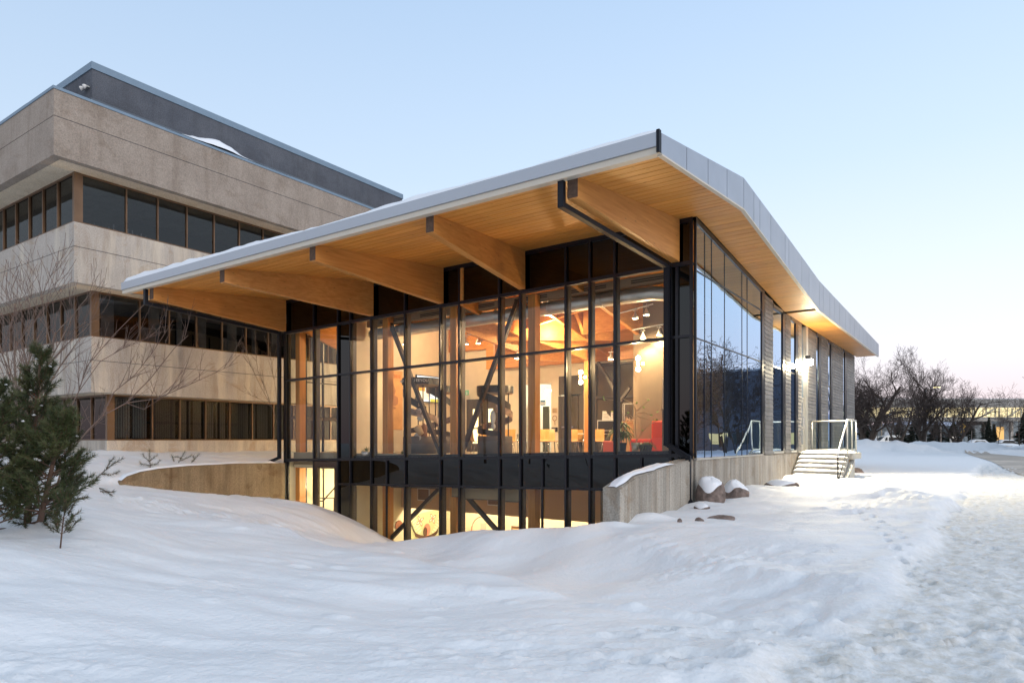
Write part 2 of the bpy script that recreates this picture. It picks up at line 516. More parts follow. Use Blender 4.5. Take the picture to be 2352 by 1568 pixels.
def Zp(x, y, z): p = at(x, y, Z=z); return (p.x, p.y, p.z)
def Dp(x, y, d): p = at(x, y, D=d); return (p.x, p.y, p.z)
def Xp(x, y, X): p = at(x, y, X=X); return (p.x, p.y, p.z)
def Yp(x, y, Y): p = at(x, y, Y=Y); return (p.x, p.y, p.z)
COMMON = [Zp(1176, 1568, -1.62), Zp(0, 1568, -1.55), Zp(2352, 1568, -1.6), Zp(600, 1568, -1.60), Zp(1800, 1568, -1.62),
    (6, -17, -1.6), (0, -16, -1.5), (12, -17, -1.6), (-5, -14, -1.35),
    Zp(0, 1400, -1.46), Zp(0, 1250, -1.28), Zp(135, 1268, -1.42), Zp(40, 1190, -1.15), Zp(300, 1300, -1.56), Zp(600, 1300, -1.80),
    Zp(300, 1200, -1.52), Zp(500, 1200, -1.85), Zp(640, 1232, -1.98), Zp(800, 1265, -2.06), Zp(950, 1292, -2.09), Zp(1180, 1342, -2.03),
    Zp(1400, 1400, -1.93), Zp(1700, 1452, -1.78), Zp(1900, 1512, -1.66), Zp(600, 1450, -1.66), Zp(1000, 1450, -1.74), Zp(900, 1380, -1.88),
    Zp(1300, 1480, -1.70),
    Zp(1000, 1277, -2.56), Zp(1200, 1305, -2.52), Zp(1400, 1350, -2.34), Zp(1650, 1405, -2.10), Zp(1850, 1445, -1.86),
    Dp(1400, 1203, 13.8), Dp(1500, 1216, 12.6), Dp(1700, 1240, 11.0), Dp(1900, 1275, 9.3), Dp(2000, 1310, 8.1), Dp(2070, 1360, 7.0),
    Zp(1500, 1262, -1.92), Zp(1700, 1292, -1.84), Zp(1900, 1335, -1.72), Zp(1600, 1340, -1.96), Zp(1800, 1395, -1.74), Zp(2000, 1420, -1.62)]
OUT = COMMON + [Dp(1500, 1192, 14.6), Dp(1700, 1200, 14.0), Dp(1900, 1200, 13.0), Dp(2050, 1250, 10.2),
    Xp(1425, 1203, 0), Xp(1500, 1185, 0), Xp(1583, 1160, 0), Xp(1720, 1116, 0), Xp(1800, 1103, 0), Dp(1835, 1096, 25.5), Dp(1900, 1105, 24.5),
    Dp(2170, 1168, 15.5), Dp(2100, 1135, 19.5), Zp(1985, 1100, -1.6),
    Zp(2200, 1300, -1.6), Zp(2200, 1450, -1.6), Zp(2352, 1250, -1.6), Zp(2300, 1100, -1.6), Zp(2352, 1070, -1.6), Zp(2100, 1062, -1.6), Zp(2300, 1050, -1.6),
    (-17.6, -6.6, -1.28), (-17.6, -4, -1.06), (-17.6, 0, -.99), (-18.2, 6, -.85), (-22.8, 4, -.58), (-22.9, 20, -.7), (-20, -8.5, -1.08),
    Dp(240, 1037, 27.2), Dp(440, 1046, 28.0), Dp(120, 1045, 30), Dp(230, 1075, 23.5), (-35, -6, -.5), Dp(100, 1118, 14), (-30, -15, -.8), (-20, -25, -1.3), (0, -32, -1.6), (22, -30, -1.6),
    (-60, -20, -.8), (-60, 30, -.8), (20, 0, -1.6), (20, 20, -1.6), (10, 40, -1.6), (-5, 45, -1.6), (30, 60, -1.6), (60, 20, -1.6), (0, 75, -1.6), (60, 90, -1.5)]
INN = COMMON + [Xp(273, 1117, -17), Xp(400, 1130, -17), Xp(520, 1144, -17), Xp(650, 1156, -17),
    Yp(724, 1164, -1.5), Yp(784, 1182, -1.5), Yp(813, 1193, -1.5), Yp(830, 1209, -1.6), Yp(853, 1218, -1.7), Yp(893, 1239, -1.9),
    (-17, 0, -2.6), (-15.5, 0, -2.85), (-14, 0, -3.1), (-12, 0, -3.5), (-8, -.5, -3.6), (-4, -.5, -3.4), (-.6, -.5, -3.2), (-9, -1.2, -3.7),
    Dp(815, 1262, 16.0), Yp(842, 1245, -5.2), Yp(928, 1238, -5), Yp(1008, 1229, -5), Yp(1082, 1217, -5), Yp(1180, 1215, -5), Yp(1251, 1216, -5), Yp(1340, 1211, -5.2), Yp(1383, 1203, -5),
    (-8.5, -3.2, -3.35), (-6, -3, -3.25), (-3, -3, -3.0), (-.6, -3, -2.7), Dp(860, 1262, 15.5), Dp(760, 1200, 19.5)]
def rbf_fit(P):
    P = np.array(P); n = len(P)
    d = np.sqrt(((P[:, None, :2] - P[None, :, :2]) ** 2).sum(-1))
    A = np.zeros((n + 3, n + 3))
    A[:n, :n] = -np.sqrt(d * d + 0.6) + np.eye(n) * 0.02
    A[:n, n] = 1; A[:n, n + 1:n + 3] = P[:, :2]
    A[n, :n] = 1; A[n + 1:, :n] = P[:, :2].T
    w = np.linalg.solve(A, np.concatenate([P[:, 2], [0, 0, 0]]))
    return P, w
def rbf_eval(fit, x, y):
    P, w = fit; n = len(P)
    out = w[n] + w[n + 1] * x + w[n + 2] * y
    for i in range(n):
        out = out - w[i] * np.sqrt((x - P[i, 0]) ** 2 + (y - P[i, 1]) ** 2 + 0.6)
    return out
FOUT, FIN = rbf_fit(OUT), rbf_fit(INN)
def sig(t): return 1 / (1 + np.exp(-np.clip(t, -30, 30)))
def sst(a, b, t):
    t = np.clip((t - a) / (b - a), 0, 1); return t * t * (3 - 2 * t)
def blob(x, y, cx, cy_, rx, ry, h, rot=TH):
    c, s = math.cos(rot), math.sin(rot)
    u = ((x - cx) * c + (y - cy_) * s) / rx; v = (-(x - cx) * s + (y - cy_) * c) / ry
    return 1.05 * h * np.exp(-(u * u + v * v))
def path_edge(y):
    return 5.38 + 0.022 * (y + 7) + 0.16 * vnoise(y * .8, y * 0 + 3, 41) + 0.06 * vnoise(y * 3.1, y * 0 + 5, 42) - .45 * sst(-9.8, -11.5, y) + .5 * sst(-12.2, -13.5, y)
def ground_z(x, y, detail=True):
    x = np.asarray(x, dtype=float); y = np.asarray(y, dtype=float)
    dist = np.sqrt((x - CX) ** 2 + (y - CY) ** 2)
    zo = rbf_eval(FOUT, x, y); zi = rbf_eval(FIN, x, y)
    sL = .03 + np.maximum(0, -6.6 - y) * .5; sR = .03 + np.maximum(0, -4.7 - y) * .5
    m = sig((x + 17.17) / sL) * sig((-.2 - x) / sR)
    m = np.where(y > 0.3, 0.0, m)
    z = zo * (1 - m) + zi * m
    far = sst(62, 85, dist)
    z = z * (1 - far) + (-1.6) * far
    # drifts, stretched by the wind
    xc = (x - CX) * CT + (y - CY) * ST; yc = -(x - CX) * ST + (y - CY) * CT
    pth = sig((x - path_edge(y)) / .05) * sst(45, 30, y)
    near = sst(60, 25, dist)
    amp = (1 - pth) * near
    z = z + amp * (0.058 * fbm(xc * .45 + .2 * yc, yc * .9, 5, 3) + 0.015 * fbm(xc * .9 + yc * .6, yc * 2.0, 11, 3))
    if detail:
        # broken crust and small clods
        rg = np.maximum(0, fbm(xc * .35, yc * .5, 77, 2) - .15)
        z = z + amp * rg * 0.055 * np.abs(fbm(xc * 5, yc * 7, 78, 4))
        z = z + amp * 0.005 * fbm(xc * 5 + yc * 2, yc * 13, 79, 3) * (1 + fbm(xc * .3, yc * .4, 80, 2))
        z = z + amp * 0.035 * np.maximum(0, vnoise(xc * 2.3, yc * 3.1, 90) - .78) * 4 * (vnoise(xc * .7, yc * .7, 91) > 0)
    # plough ridges beside the path
    crest = np.abs(fbm(xc * 2.5, yc * 2.5, 31, 3))
    def ridge(p0, p1, wd, h):
        (x0, y0), (x1, y1) = p0, p1
        L = math.hypot(x1 - x0, y1 - y0); ux, uy = (x1 - x0) / L, (y1 - y0) / L
        t = (x - x0) * ux + (y - y0) * uy; dd = -(x - x0) * uy + (y - y0) * ux + .12 * vnoise(t * 1.3, t * 0, 55)
        return 1.05 * h * np.exp(-(dd / wd) ** 2) * sst(-.6, .4, t) * sst(L + .6, L - .4, t) * (0.75 + .6 * crest)
    A = at(1380, 1395, Z=-1.9); B_ = at(2010, 1462, Z=-1.66)
    z = z + ridge((A.x, A.y), (B_.x, B_.y), .13, .085)
    A = at(1440, 1225, Z=-1.75); B_ = at(2040, 1345, Z=-1.6)
    z = z + ridge((A.x, A.y), (B_.x, B_.y), .30, .07)
    A = at(1850, 1108, Z=-1.55); B_ = at(2170, 1162, Z=-1.55)
    z = z + ridge((A.x, A.y), (B_.x, B_.y), .9, .16)
    for (px_, py_, zz, rx, ry, h) in [(1490, 1190, -1.7, .55, .22, .16), (1410, 1206, -1.75, .35, .2, .10), (1615, 1160, -1.65, .4, .2, .08), (1700, 1150, -1.6, .9, .5, .10),
                              (1720, 1135, -1.6, .9, .5, .22), (1850, 1150, -1.62, 1.6, .35, .12), (1960, 1180, -1.62, 1.6, .3, .10), (640, 1235, -1.98, 1.4, .45, .10),
                              (560, 1195, -1.9, 1.2, .6, .10), (860, 1258, -2.5, .8, .5, .12), (690, 1180, -2.3, 1.0, .5, .12), (1800, 1105, -1.6, .6, .4, .14)]:
        p = at(px_, py_, Z=zz); z = z + blob(x, y, p.x, p.y, rx, ry, h)
    # the long wind crest across the foreground: gentle towards the photographer, steep behind
    crest_ = [at(420, 1188, Z=-1.72), at(560, 1212, Z=-1.92), at(640, 1232, Z=-1.98), at(800, 1265, Z=-2.06), at(950, 1292, Z=-2.09), at(1180, 1342, Z=-2.03), at(1400, 1400, Z=-1.93), at(1640, 1440, Z=-1.82)]
    best = np.full(x.shape, 99.0); sgn = np.zeros(x.shape); tt_ = np.zeros(x.shape)
    for i, (p, q) in enumerate(zip(crest_[:-1], crest_[1:])):
        L2 = (q - p).xy.length_squared; u = np.clip(((x - p.x) * (q.x - p.x) + (y - p.y) * (q.y - p.y)) / L2, 0, 1)
        dx_ = x - p.x - u * (q.x - p.x); dy_ = y - p.y - u * (q.y - p.y); d_ = np.sqrt(dx_ * dx_ + dy_ * dy_)
        c_ = (q.x - p.x) * (y - p.y) - (q.y - p.y) * (x - p.x)
        m_ = d_ < best; best = np.where(m_, d_, best); sgn = np.where(m_, np.sign(c_), sgn); tt_ = np.where(m_, (i + u) / (len(crest_) - 1), tt_)
    s_ = best * sgn + .10 * vnoise(tt_ * 14, tt_ * 0, 351)
    fade = np.sin(np.pi * np.clip(tt_ * .92 + .06, 0, 1)) ** .6
    z = z + fade * np.where(s_ > 0, .09 * np.exp(-(s_ / .16) ** 2) - .13 * np.exp(-((s_ - .75) / .5) ** 2) * (s_ < 3), .09 * np.exp(-(s_ / 1.0) ** 2))
    # trodden path: a hand's breadth lower, full of footprints
    lip = np.exp(-((x - path_edge(y) + .28) / .22) ** 2) * near * sst(30, 12, y)
    z = z + lip * .035 * (1 + .5 * vnoise(y * 1.7, x * 2, 47))
    pz = -1.69 + 0.012 * fbm(x * 1.1, y * 1.1, 61, 3) + 0.030 * np.maximum(-.5, fbm(x * 4.2, y * 3.6, 62, 3, .6)) + .018 * fbm(x * 11, y * 9, 64, 3)
    z = z * (1 - pth) + np.minimum(z, pz) * pth
    tr = np.exp(-((x - (4.2 + .6 * vnoise(y * .6, y * 0, 71))) / .55) ** 2) * sst(-4, -9, y) * (1 - pth)
    z = z + tr * (-.035 * np.maximum(0, vnoise(x * 4.5, y * 3.8, 72)) * 2)
    # verge footprints up to the stair
    # snow pushed up far away along the road
    fb = sst(70, 84, yc) * sst(150, 100, yc) * sst(8, 24, xc)
    z = z + fb * (0.40 + .9 * fbm(xc * .20, yc * .12, 81, 4)).clip(0, 2) * 1.1
    return z
def axis_grid(parts):
    """[(start, end, step), ...] joined"""
    out = []
    for a, b, s in parts:
        n = max(1, int(round((b - a) / s)))
        out += list(np.linspace(a, b, n, endpoint=False))
    out.append(parts[-1][1])
    return np.array(out)
gx = axis_grid([(-900, -200, 100), (-200, -60, 14), (-60, -30, 2.0), (-30, -17.30, .25), (-17.30, -17.02, .07), (-17.02, -8, .10), (-8, -.45, .06), (-.45, 0, .075), (0, 9.5, .042), (9.5, 20, .2), (20, 60, 1.0), (60, 200, 3), (200, 900, 100)])
gy = axis_grid([(-200, -60, 20), (-60, -19, 2), (-19, -16, .25), (-16, -6, .045), (-6, -3, .065), (-3, -.02, .10), (-.02, .06, .04), (.06, 26, .16), (26, 60, .8), (60, 120, 1.0), (120, 190, 2.2), (190, 1800, 150)])
GX, GY = np.meshgrid(gx, gy, indexing='ij')
GZ = ground_z(GX, GY)
# boot prints
_rp = np.random.RandomState(12)
def bootprint(x, y, a, L=.15, Wd=.055, dep=.035):
    i0, i1 = np.searchsorted(gx, [x - .35, x + .35]); j0, j1 = np.searchsorted(gy, [y - .35, y + .35])
    X_, Y_ = GX[i0:i1, j0:j1] - x, GY[i0:i1, j0:j1] - y
    u = (X_ * math.cos(a) + Y_ * math.sin(a)) / L; v = (-X_ * math.sin(a) + Y_ * math.cos(a)) / Wd
    r = np.sqrt(u * u + v * v)
    GZ[i0:i1, j0:j1] += -dep * (1 - sst(.75, 1.15, r)) + dep * .45 * np.exp(-((r - 1.35) / .25) ** 2)
def walk(x, y, a, n, wob=.1, dep=.035):
    for k in range(n):
        s_ = 1 if k % 2 else -1
        bootprint(x - math.sin(a) * s_ * .11, y + math.cos(a) * s_ * .11, a + s_ * .12, .15, .06, dep * _rp.uniform(.7, 1.2))
        a += _rp.normal() * wob; x += math.cos(a) * .36; y += math.sin(a) * .36
for k in range(11):
    walk(5.7 + _rp.rand() * 3.2, -15.5 + _rp.rand() * 3, math.pi / 2 + _rp.normal() * .12, 34, .05)
walk(4.0, -12.6, .9, 14, .05, .05); walk(3.4, -11.6, .35, 10, .05, .05); walk(3.7, -12.9, .6, 12, .05, .05); walk(5.6, -8.5, 1.65, 60, .03, .04)
inside = (GX > -17.3) & (GX < -.2) & (GY > .03) & (GY < 27)
GZ = np.where(inside, -5.6, GZ)
insb = (GX < -24.0) & (GX > -62) & (GY > -2.9) & (GY < 60)
V = np.stack([GX.ravel(), GY.ravel(), GZ.ravel()], 1)
nx, ny = GX.shape
ii, jj = np.meshgrid(np.arange(nx - 1), np.arange(ny - 1), indexing='ij')
a = (ii * ny + jj).ravel()
Fq = np.stack([a, a + ny, a + ny + 1, a + 1], 1)
ground = np_mesh("snow_ground", V, Fq, M['snow'])
_pm = (sig((GX - path_edge(GY)) / .07) * (sst(45, 30, GY))).ravel().astype(np.float32)
_tr = (np.exp(-((GX - 4.3) / .8) ** 2) * sst(-9, -11, GY) * sst(-13.2, -12, GY)).ravel().astype(np.float32) * .3
_at = ground.data.attributes.new('trodden', 'FLOAT', 'POINT'); _at.data.foreach_set('value', np.clip(_pm + _tr, 0, 1))
tag(ground, "white wind-blown snow covering the whole ground", kind="structure")
def gz(x, y): return float(ground_z(np.array([x]), np.array([y]))[0])

# the cleared road behind the stair
rm = plain('road_ice', (.48, .41, .34), .8, var=.35, scale=.35)
def strip(name, pts, w, m, lift, label=None):
    V = []; F = []
    n = len(pts)
    for i, p in enumerate(pts):
        d = (Vector(pts[min(i + 1, n - 1)]) - Vector(pts[max(i - 1, 0)])).normalized()
        nrm = Vector((-d.y, d.x, 0))
        ww = w[i] if hasattr(w, '__len__') else w
        for k in range(5):
            q = Vector(p) + nrm * ww * (k / 4 - .5) * (1 + .1 * math.sin(i * 2.1 + k))
            V.append((q.x, q.y, gz(q.x, q.y) + lift))
        if i:
            for k in range(4):
                b = (i - 1) * 5 + k
                F.append((b, b + 1, b + 6, b + 5))
    o = np_mesh(name, V, F, m); o["kind"] = "structure"
    return o
def road_patch(up, lo, lift):
    V = []; F = []; n = len(up); k = 7
    for i in range(n):
        a = at(*up[i], Z=-1.6); c = at(*lo[i], Z=-1.6)
        for j in range(k):
            q = a.lerp(c, j / (k - 1)); V.append((q.x, q.y, gz(q.x, q.y) + lift))
        if i:
            for j in range(k - 1):
                b = (i - 1) * k + j; F.append((b, b + 1, b + k + 1, b + k))
    o = np_mesh("road", V, F, rm); o["kind"] = "structure"
xs_ = np.linspace(2216, 3000, 80)
road_patch([(x, 1037 + (x - 2216) * .085) for x in xs_], [(x, min(1038.5 + (x - 2216) * .37, 1037 + (x - 2216) * .085 + 55) + 1.6 * math.sin(x * .06)) for x in xs_], .03)
xs_ = np.linspace(2060, 3000, 40)
road_patch([(x, 1027.5 + (x - 2060) * .010) for x in xs_], [(x, 1029 + (x - 2060) * .020) for x in xs_], .05)
# low hills on the horizon
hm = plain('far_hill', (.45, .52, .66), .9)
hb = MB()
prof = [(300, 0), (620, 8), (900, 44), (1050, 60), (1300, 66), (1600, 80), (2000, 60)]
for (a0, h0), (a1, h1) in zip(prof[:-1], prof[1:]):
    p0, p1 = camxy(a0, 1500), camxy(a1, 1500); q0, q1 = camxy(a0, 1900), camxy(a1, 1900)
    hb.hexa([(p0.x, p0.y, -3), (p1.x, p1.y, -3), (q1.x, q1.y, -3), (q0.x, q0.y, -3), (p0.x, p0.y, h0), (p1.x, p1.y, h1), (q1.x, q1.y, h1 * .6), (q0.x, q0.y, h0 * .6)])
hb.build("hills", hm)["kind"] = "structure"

# ------------------------------------------------------------------ the glass building
def zS0(x, t):
    """underside of the roof: t metres behind the glass front, x along it"""
    prof = [(-5.30, 5.36, .0035), (.12, 5.86, .0105), (10.1, 4.88, .0105), (28.9, 5.09, .0105)]
    for (a, za, ka), (b, zb, kb) in zip(prof[:-1], prof[1:]):
        if t <= b or b == 28.9:
            u = (t - a) / (b - a)
            return za + (zb - za) * u + (ka + (kb - ka) * u) * x
def zTop(x, t):
    prof = [(-5.30, 5.70, .0035), (.12, 6.60, .0105), (4.6, 6.32, .0105), (10.1, 5.94, .0105), (28.9, 5.77, .0105)]
    for (a, za, ka), (b, zb, kb) in zip(prof[:-1], prof[1:]):
        if t <= b or b == 28.9:
            u = (t - a) / (b - a)
            return za + (zb - za) * u + (ka + (kb - ka) * u) * x
zT1 = lambda x: 4.66 + .0185 * x
zT2 = lambda x: 2.74 + .0190 * x
zM = lambda x: -.40 + .0245 * x
zSp = lambda x: -1.34 + .0240 * x
zBot = lambda x: -4.3
FLOOR = -.50
LOW = -4.3
gb = thing("glass_building", "glass and timber building with a folded overhanging roof and warm lit interior", "building", (-8.5, 12, LOW))

# roof body
XL, XR = -19.2, 1.18
rb = MB()
ts = [-5.27, .12, 4.6, 10.1, 28.9]
for a, b in zip(ts[:-1], ts[1:]):
    up = .0 if a < 0 else .0
    rb.hexa([(XL, a, zS0(XL, a) + .10), (XR, a, zS0(XR, a) + .10), (XR, b, zS0(XR, b) + .10), (XL, b, zS0(XL, b) + .10),
             (XL, a, zTop(XL, a) - .02), (XR, a, zTop(XR, a) - .02), (XR, b, zTop(XR, b) - .02), (XL, b, zTop(XL, b) - .02)])
rb.build("roof", M['black'], gb)
# soffit boards
def board(x0, x1, t0, t1):
    g = .009
    b = MB(); zz = lambda x, t: zS0(x, t)
    b.hexa([(x0, t0 + g, zz(x0, t0)), (x1, t0 + g, zz(x1, t0)), (x1, t1 - g, zz(x1, t1)), (x0, t1 - g, zz(x0, t1)),
            (x0, t0 + g, zz(x0, t0) + .026), (x1, t0 + g, zz(x1, t0) + .026), (x1, t1 - g, zz(x1, t1) + .026), (x0, t1 - g, zz(x0, t1) + .026)])
    b.build("soffit_board", M['soffit'], gb)
tt = np.linspace(-5.2, .02, 19)
for i in range(18):
    cut = [-19.1] + sorted([-13.9 + random.uniform(-1.5, 1.5), -8.4 + random.uniform(-1.5, 1.5), -2.6 + random.uniform(-1.5, 1.5)]) + [1.14]
    for a, b in zip(cut[:-1], cut[1:]):
        board(a + .002, b - .002, tt[i], tt[i + 1])
tt = np.arange(.02, 28.8, .29)
for i in range(len(tt) - 1):
    if tt[i] < 10.1 < tt[i + 1]: continue
    board(.03, 1.14, tt[i], tt[i + 1])
# ceiling boards over the front room
ceil = MB()
tt = np.arange(.3, 10, .29)
for i in range(len(tt) - 1):
    x0, x1 = -16.9, -.08
    ceil.hexa([(x0, tt[i] + .005, zS0(x0, tt[i])), (x1, tt[i] + .005, zS0(x1, tt[i])), (x1, tt[i + 1] - .005, zS0(x1, tt[i + 1])), (x0, tt[i + 1] - .005, zS0(x0, tt[i + 1])),
               (x0, tt[i] + .005, zS0(x0, tt[i]) + .02), (x1, tt[i] + .005, zS0(x1, tt[i]) + .02), (x1, tt[i + 1] - .005, zS0(x1, tt[i + 1]) + .02), (x0, tt[i + 1] - .005, zS0(x0, tt[i + 1]) + .02)])
tag(ceil.build("ceiling_board", M['soffit'], gb), kind="stuff")
# fascia: zinc panels along the long edge, gutter along the front
seams = [-5.29, -3.95, -2.63, -1.27, .12, 1.06, 1.66, 2.84, 4.6, 5.1, 7.0, 8.21, 10.1, 10.9, 12.3, 13.4, 14.6, 16.3, 17.6, 19.0, 20.6, 22.0, 23.6, 25.2, 26.6, 28.0, 28.95]
for a, b in zip(seams[:-1], seams[1:]):
    p = MB(); g = .014
    x0, x1 = XR + .002, XR + .035
    a2, b2 = a + g, b - g
    if a < 4.6 < b: b2 = 4.6 - g
    zb = lambda t: zS0(XR, t) - .02
    p.hexa([(x0, a2, zb(a2)), (x1, a2, zb(a2)), (x1, b2, zb(b2)), (x0, b2, zb(b2)), (x0, a2, zTop(XR, a2) + .02), (x1, a2, zTop(XR, a2) + .02), (x1, b2, zTop(XR, b2) + .02), (x0, b2, zTop(XR, b2) + .02)])
    p.build("fascia_panel", M['fascia'], gb)
d = MB()
for a, b in zip(ts[:-1], ts[1:]):
    for (dx0, dx1, dz0, dz1) in ((.96 - 1.14 + XR, XR + .045, -.045, -.022),):
        x0, x1 = XR - .05, XR + .045
        d.hexa([(x0, a, zS0(XR, a) - .055), (x1, a, zS0(XR, a) - .055), (x1, b, zS0(XR, b) - .055), (x0, b, zS0(XR, b) - .055),
                (x0, a, zS0(XR, a) - .0225), (x1, a, zS0(XR, a) - .0225), (x1, b, zS0(XR, b) - .0225), (x0, b, zS0(XR, b) - .0225)])
d.build("drip_edge", M['drip'], gb)
ft = -5.30
g = MB(); g.xbar(XL - .03, XR + .03, ft - .09, ft + .028, lambda x: zS0(x, ft) + .10, lambda x: zS0(x, ft) + .36)
g.build("gutter", M['gutter'], gb)
g = MB(); g.xbar(XL - .03, XR + .03, ft - .05, ft + .12, lambda x: zS0(x, ft) - .03, lambda x: zS0(x, ft) + .095)
g.build("drip_edge", M['drip'], gb)
g = MB(); g.xbar(XR - .02, XR + .04, ft - .10, ft - .001, lambda x: zS0(x, ft) - .02, lambda x: zS0(x, ft) + .40)
g.build("end_cap", M['black'], gb)
g = MB()
for a, b in zip(ts[:-1], ts[1:]):
    x0, x1 = XL - .04, XL - .002
    g.hexa([(x0, a, zS0(XL, a)), (x1, a, zS0(XL, a)), (x1, b, zS0(XL, b)), (x0, b, zS0(XL, b)), (x0, a, zTop(XL, a)), (x1, a, zTop(XL, a)), (x1, b, zTop(XL, b)), (x0, b, zTop(XL, b))])
g.build("side_fascia", M['gutter'], gb)

# snow lying on the roof
sx = np.arange(XL + .02, XR - .02, .14); sy = np.concatenate([np.arange(ft - .06, ft + 1.2, .06), np.arange(ft + 1.2, 12.2, .2)])
SX, SY = np.meshgrid(sx, sy, indexing='ij')
top = np.vectorize(zTop)(SX, SY)
edge = np.minimum(np.minimum((SY - (ft - .06)) / .35, (SX - XL - .02) / .9), (XR - .02 - SX) / .35).clip(0, 1)
thick = np.sqrt(np.clip(1 - (1 - edge) ** 2, 0, 1))
dep = .13 + .05 * fbm(SX * .6, SY * .8, 201, 3) + .10 * sst(-8, -17, SX) + .03 * fbm(SX * 2.5, SY * 2.5, 205, 2)
SZ = top + thick * dep.clip(.05, .5) + .03 - (1 - thick) * .05
SZ = np.where(SY < ft + .05, SZ + .03, SZ)
nxs, nys = SX.shape
ii, jj = np.meshgrid(np.arange(nxs - 1), np.arange(nys - 1), indexing='ij'); a = (ii * nys + jj).ravel()
rs = np_mesh("roof_snow", np.stack([SX.ravel(), SY.ravel(), SZ.ravel()], 1), np.stack([a, a + nys, a + nys + 1, a + 1], 1), M['snow2'])
tag(rs, "soft rounded snow lying on the folded roof of the glass building", kind="stuff")

# front beams: each runs out from the glass to a tip near the eave
BEAMS = [(-17.0, -17.53), (-11.97, -13.25), (-8.65, -8.93), (-5.38, -4.64), (-.49, -.75)]
for k, (xa, xb) in enumerate(BEAMS):
    wv = .11
    L = 5.16
    b = MB()
    ya, yb = -.12, -L
    def section(x, y, zb, zt): return [(x - wv, y, zb), (x + wv, y, zb), (x + wv, y, zt), (x - wv, y, zt)]
    zb_a = zT1(xa) + .05; zb_b = zS0(xb, yb) - .43
    A = section(xa, ya, zb_a, zS0(xa, ya) - .003); B_ = section(xb, yb, zb_b, zS0(xb, yb) - .003)
    b.hexa([A[0], A[1], B_[1], B_[0], A[3], A[2], B_[2], B_[3]])
    b.build("roof_beam", M['glulamY'], gb)
    e = MB(); e.box(xb - wv - .01, xb + wv + .01, yb - .012, yb - .002, zb_b + .02, zS0(xb, yb) - .02)
    e.build("beam_end", M['endgrain'], gb)

# downspouts along the two outer beams
def spout(pts, name="downspout"):
    b = MB()
    for p, q in zip(pts[:-1], pts[1:]):
        p, q = Vector(p), Vector(q); dd = (q - p).normalized() * .045
        b.beam(p - dd, q + dd, .13, .11, (0, 1, 0.3) if abs((q - p).normalized().z) > .8 else (0, 0, 1))
    return b.build(name, M['black'], gb)
xb, yb = -.98, -5.22
spout([(xb, yb, zS0(xb, yb) - .02), (xb, yb, zS0(xb, yb) - .53), (-.70, -.22, zT1(-.5) - .06), (-.70, -.22, -.10), (-.06, -.35, -.45), (-.06, -.35, -1.55), (.12, -.55, -1.72)])
xb = -17.82
spout([(xb, yb, zS0(xb, yb) - .02), (xb, yb, zS0(xb, yb) - .53), (-17.22, -.2, zT1(-17) - .02), (-17.22, -.2, -.72), (-17.8, -.5, -.98)])

# glazed front: posts, rails and every pane
fx = lambda x: at(x, 1010, Y=0).x
MX = [fx(v) for v in (656, 722.7, 778, 806.6, 854.5, 931.9, 1013, 1056.8, 1148.4, 1196.5, 1301, 1356, 1413.6, 1541, 1556, 1589)]
MX[0] += .0
allm = MX[:]
for i, x in enumerate(allm):
    b = MB(); b.box(x - .035, x + .035, -.07, .0, LOW, zS0(x, 0) - .002)
    b.build("mullion", M['mull'], gb)
    if x < -.9:
        b = MB(); b.box(x - .03, x + .03, .03, .24, LOW, zT1(x) + .3)
        b.build("mullion_fin", M['mullin'], gb)
def transom(f, x0, x1, h=.07, m='mull', fin=True, name="transom"):
    b = MB(); b.xbar(x0, x1, -.062, .002, lambda x: f(x) - h / 2, lambda x: f(x) + h / 2)
    b.build(name, M[m], gb)
    if fin:
        b = MB(); b.xbar(x0, x1, .032, .2, lambda x: f(x) - .028, lambda x: f(x) + .028)
        b.build("transom_fin", M['mullin'], gb)
transom(zT1, MX[0], MX[-1], .10)
transom(zT2, MX[0], MX[-1])
transom(zM, MX[0], MX[-1], .10)
transom(zSp, MX[2], MX[-1], .07)
transom(lambda x: zS0(x, 0) - .06, MX[0], MX[-1], .13, fin=False, name="head")
EXTRA = [fx(889.8), fx(1247), fx(1474)]
for x in EXTRA:
    b = MB(); b.box(x - .03, x + .03, -.06, .0, LOW if x < fx(1300) else LOW, zM(x) - .05); b.build("mullion", M['mull'], gb)
def pane(x0, x1, f0, f1, m, y0=.004, y1=.014, name="pane", a=.036):
    b = MB(); b.xbar(x0 + a, x1 - a, y0, y1, lambda x: f0(x) + .035, lambda x: f1(x) - .035)
    return b.build(name, M[m], gb)
for i in range(len(MX) - 1):
    x0, x1 = MX[i], MX[i + 1]
    dark = i in (2,) or i >= 13
    # above the top rail: opaque glass
    pane(x0, x1, lambda x: zT1(x) + .02, lambda x: zS0(x, 0) - .09, 'spandrel', name="spandrel_pane")
    pane(x0, x1, lambda x: zT1(x) + .02, lambda x: zS0(x, 0) - .09, 'spback', .05, .08, name="back_panel", a=.0)
    for f0, f1 in ((zT2, zT1), (zM, zT2)):
        pane(x0, x1, f0, f1, 'spandrel' if dark else 'pane', name="spandrel_pane" if dark else "pane")
        if dark and i != 2: pane(x0, x1, f0, f1, 'spback', .05, .08, name="back_panel", a=0)
LX = sorted(MX + EXTRA)
for x0, x1 in zip(LX[:-1], LX[1:]):
    if x1 < MX[1] + .01:
        pane(x0, x1, zBot, zM, 'pane'); continue
    if x1 < MX[2] + .01: continue
    pane(x0, x1, zSp, zM, 'spandrel', name="spandrel_pane")
    pane(x0, x1, zSp, zM, 'spback', .05, .08, name="back_panel", a=0)
    if x0 < MX[3] - .05:
        pane(x0, x1, zBot, zSp, 'spandrel', name="spandrel_pane"); pane(x0, x1, zBot, zSp, 'spback', .05, .08, name="back_panel", a=0)
    else:
        pane(x0, x1, zBot, zSp, 'pane')
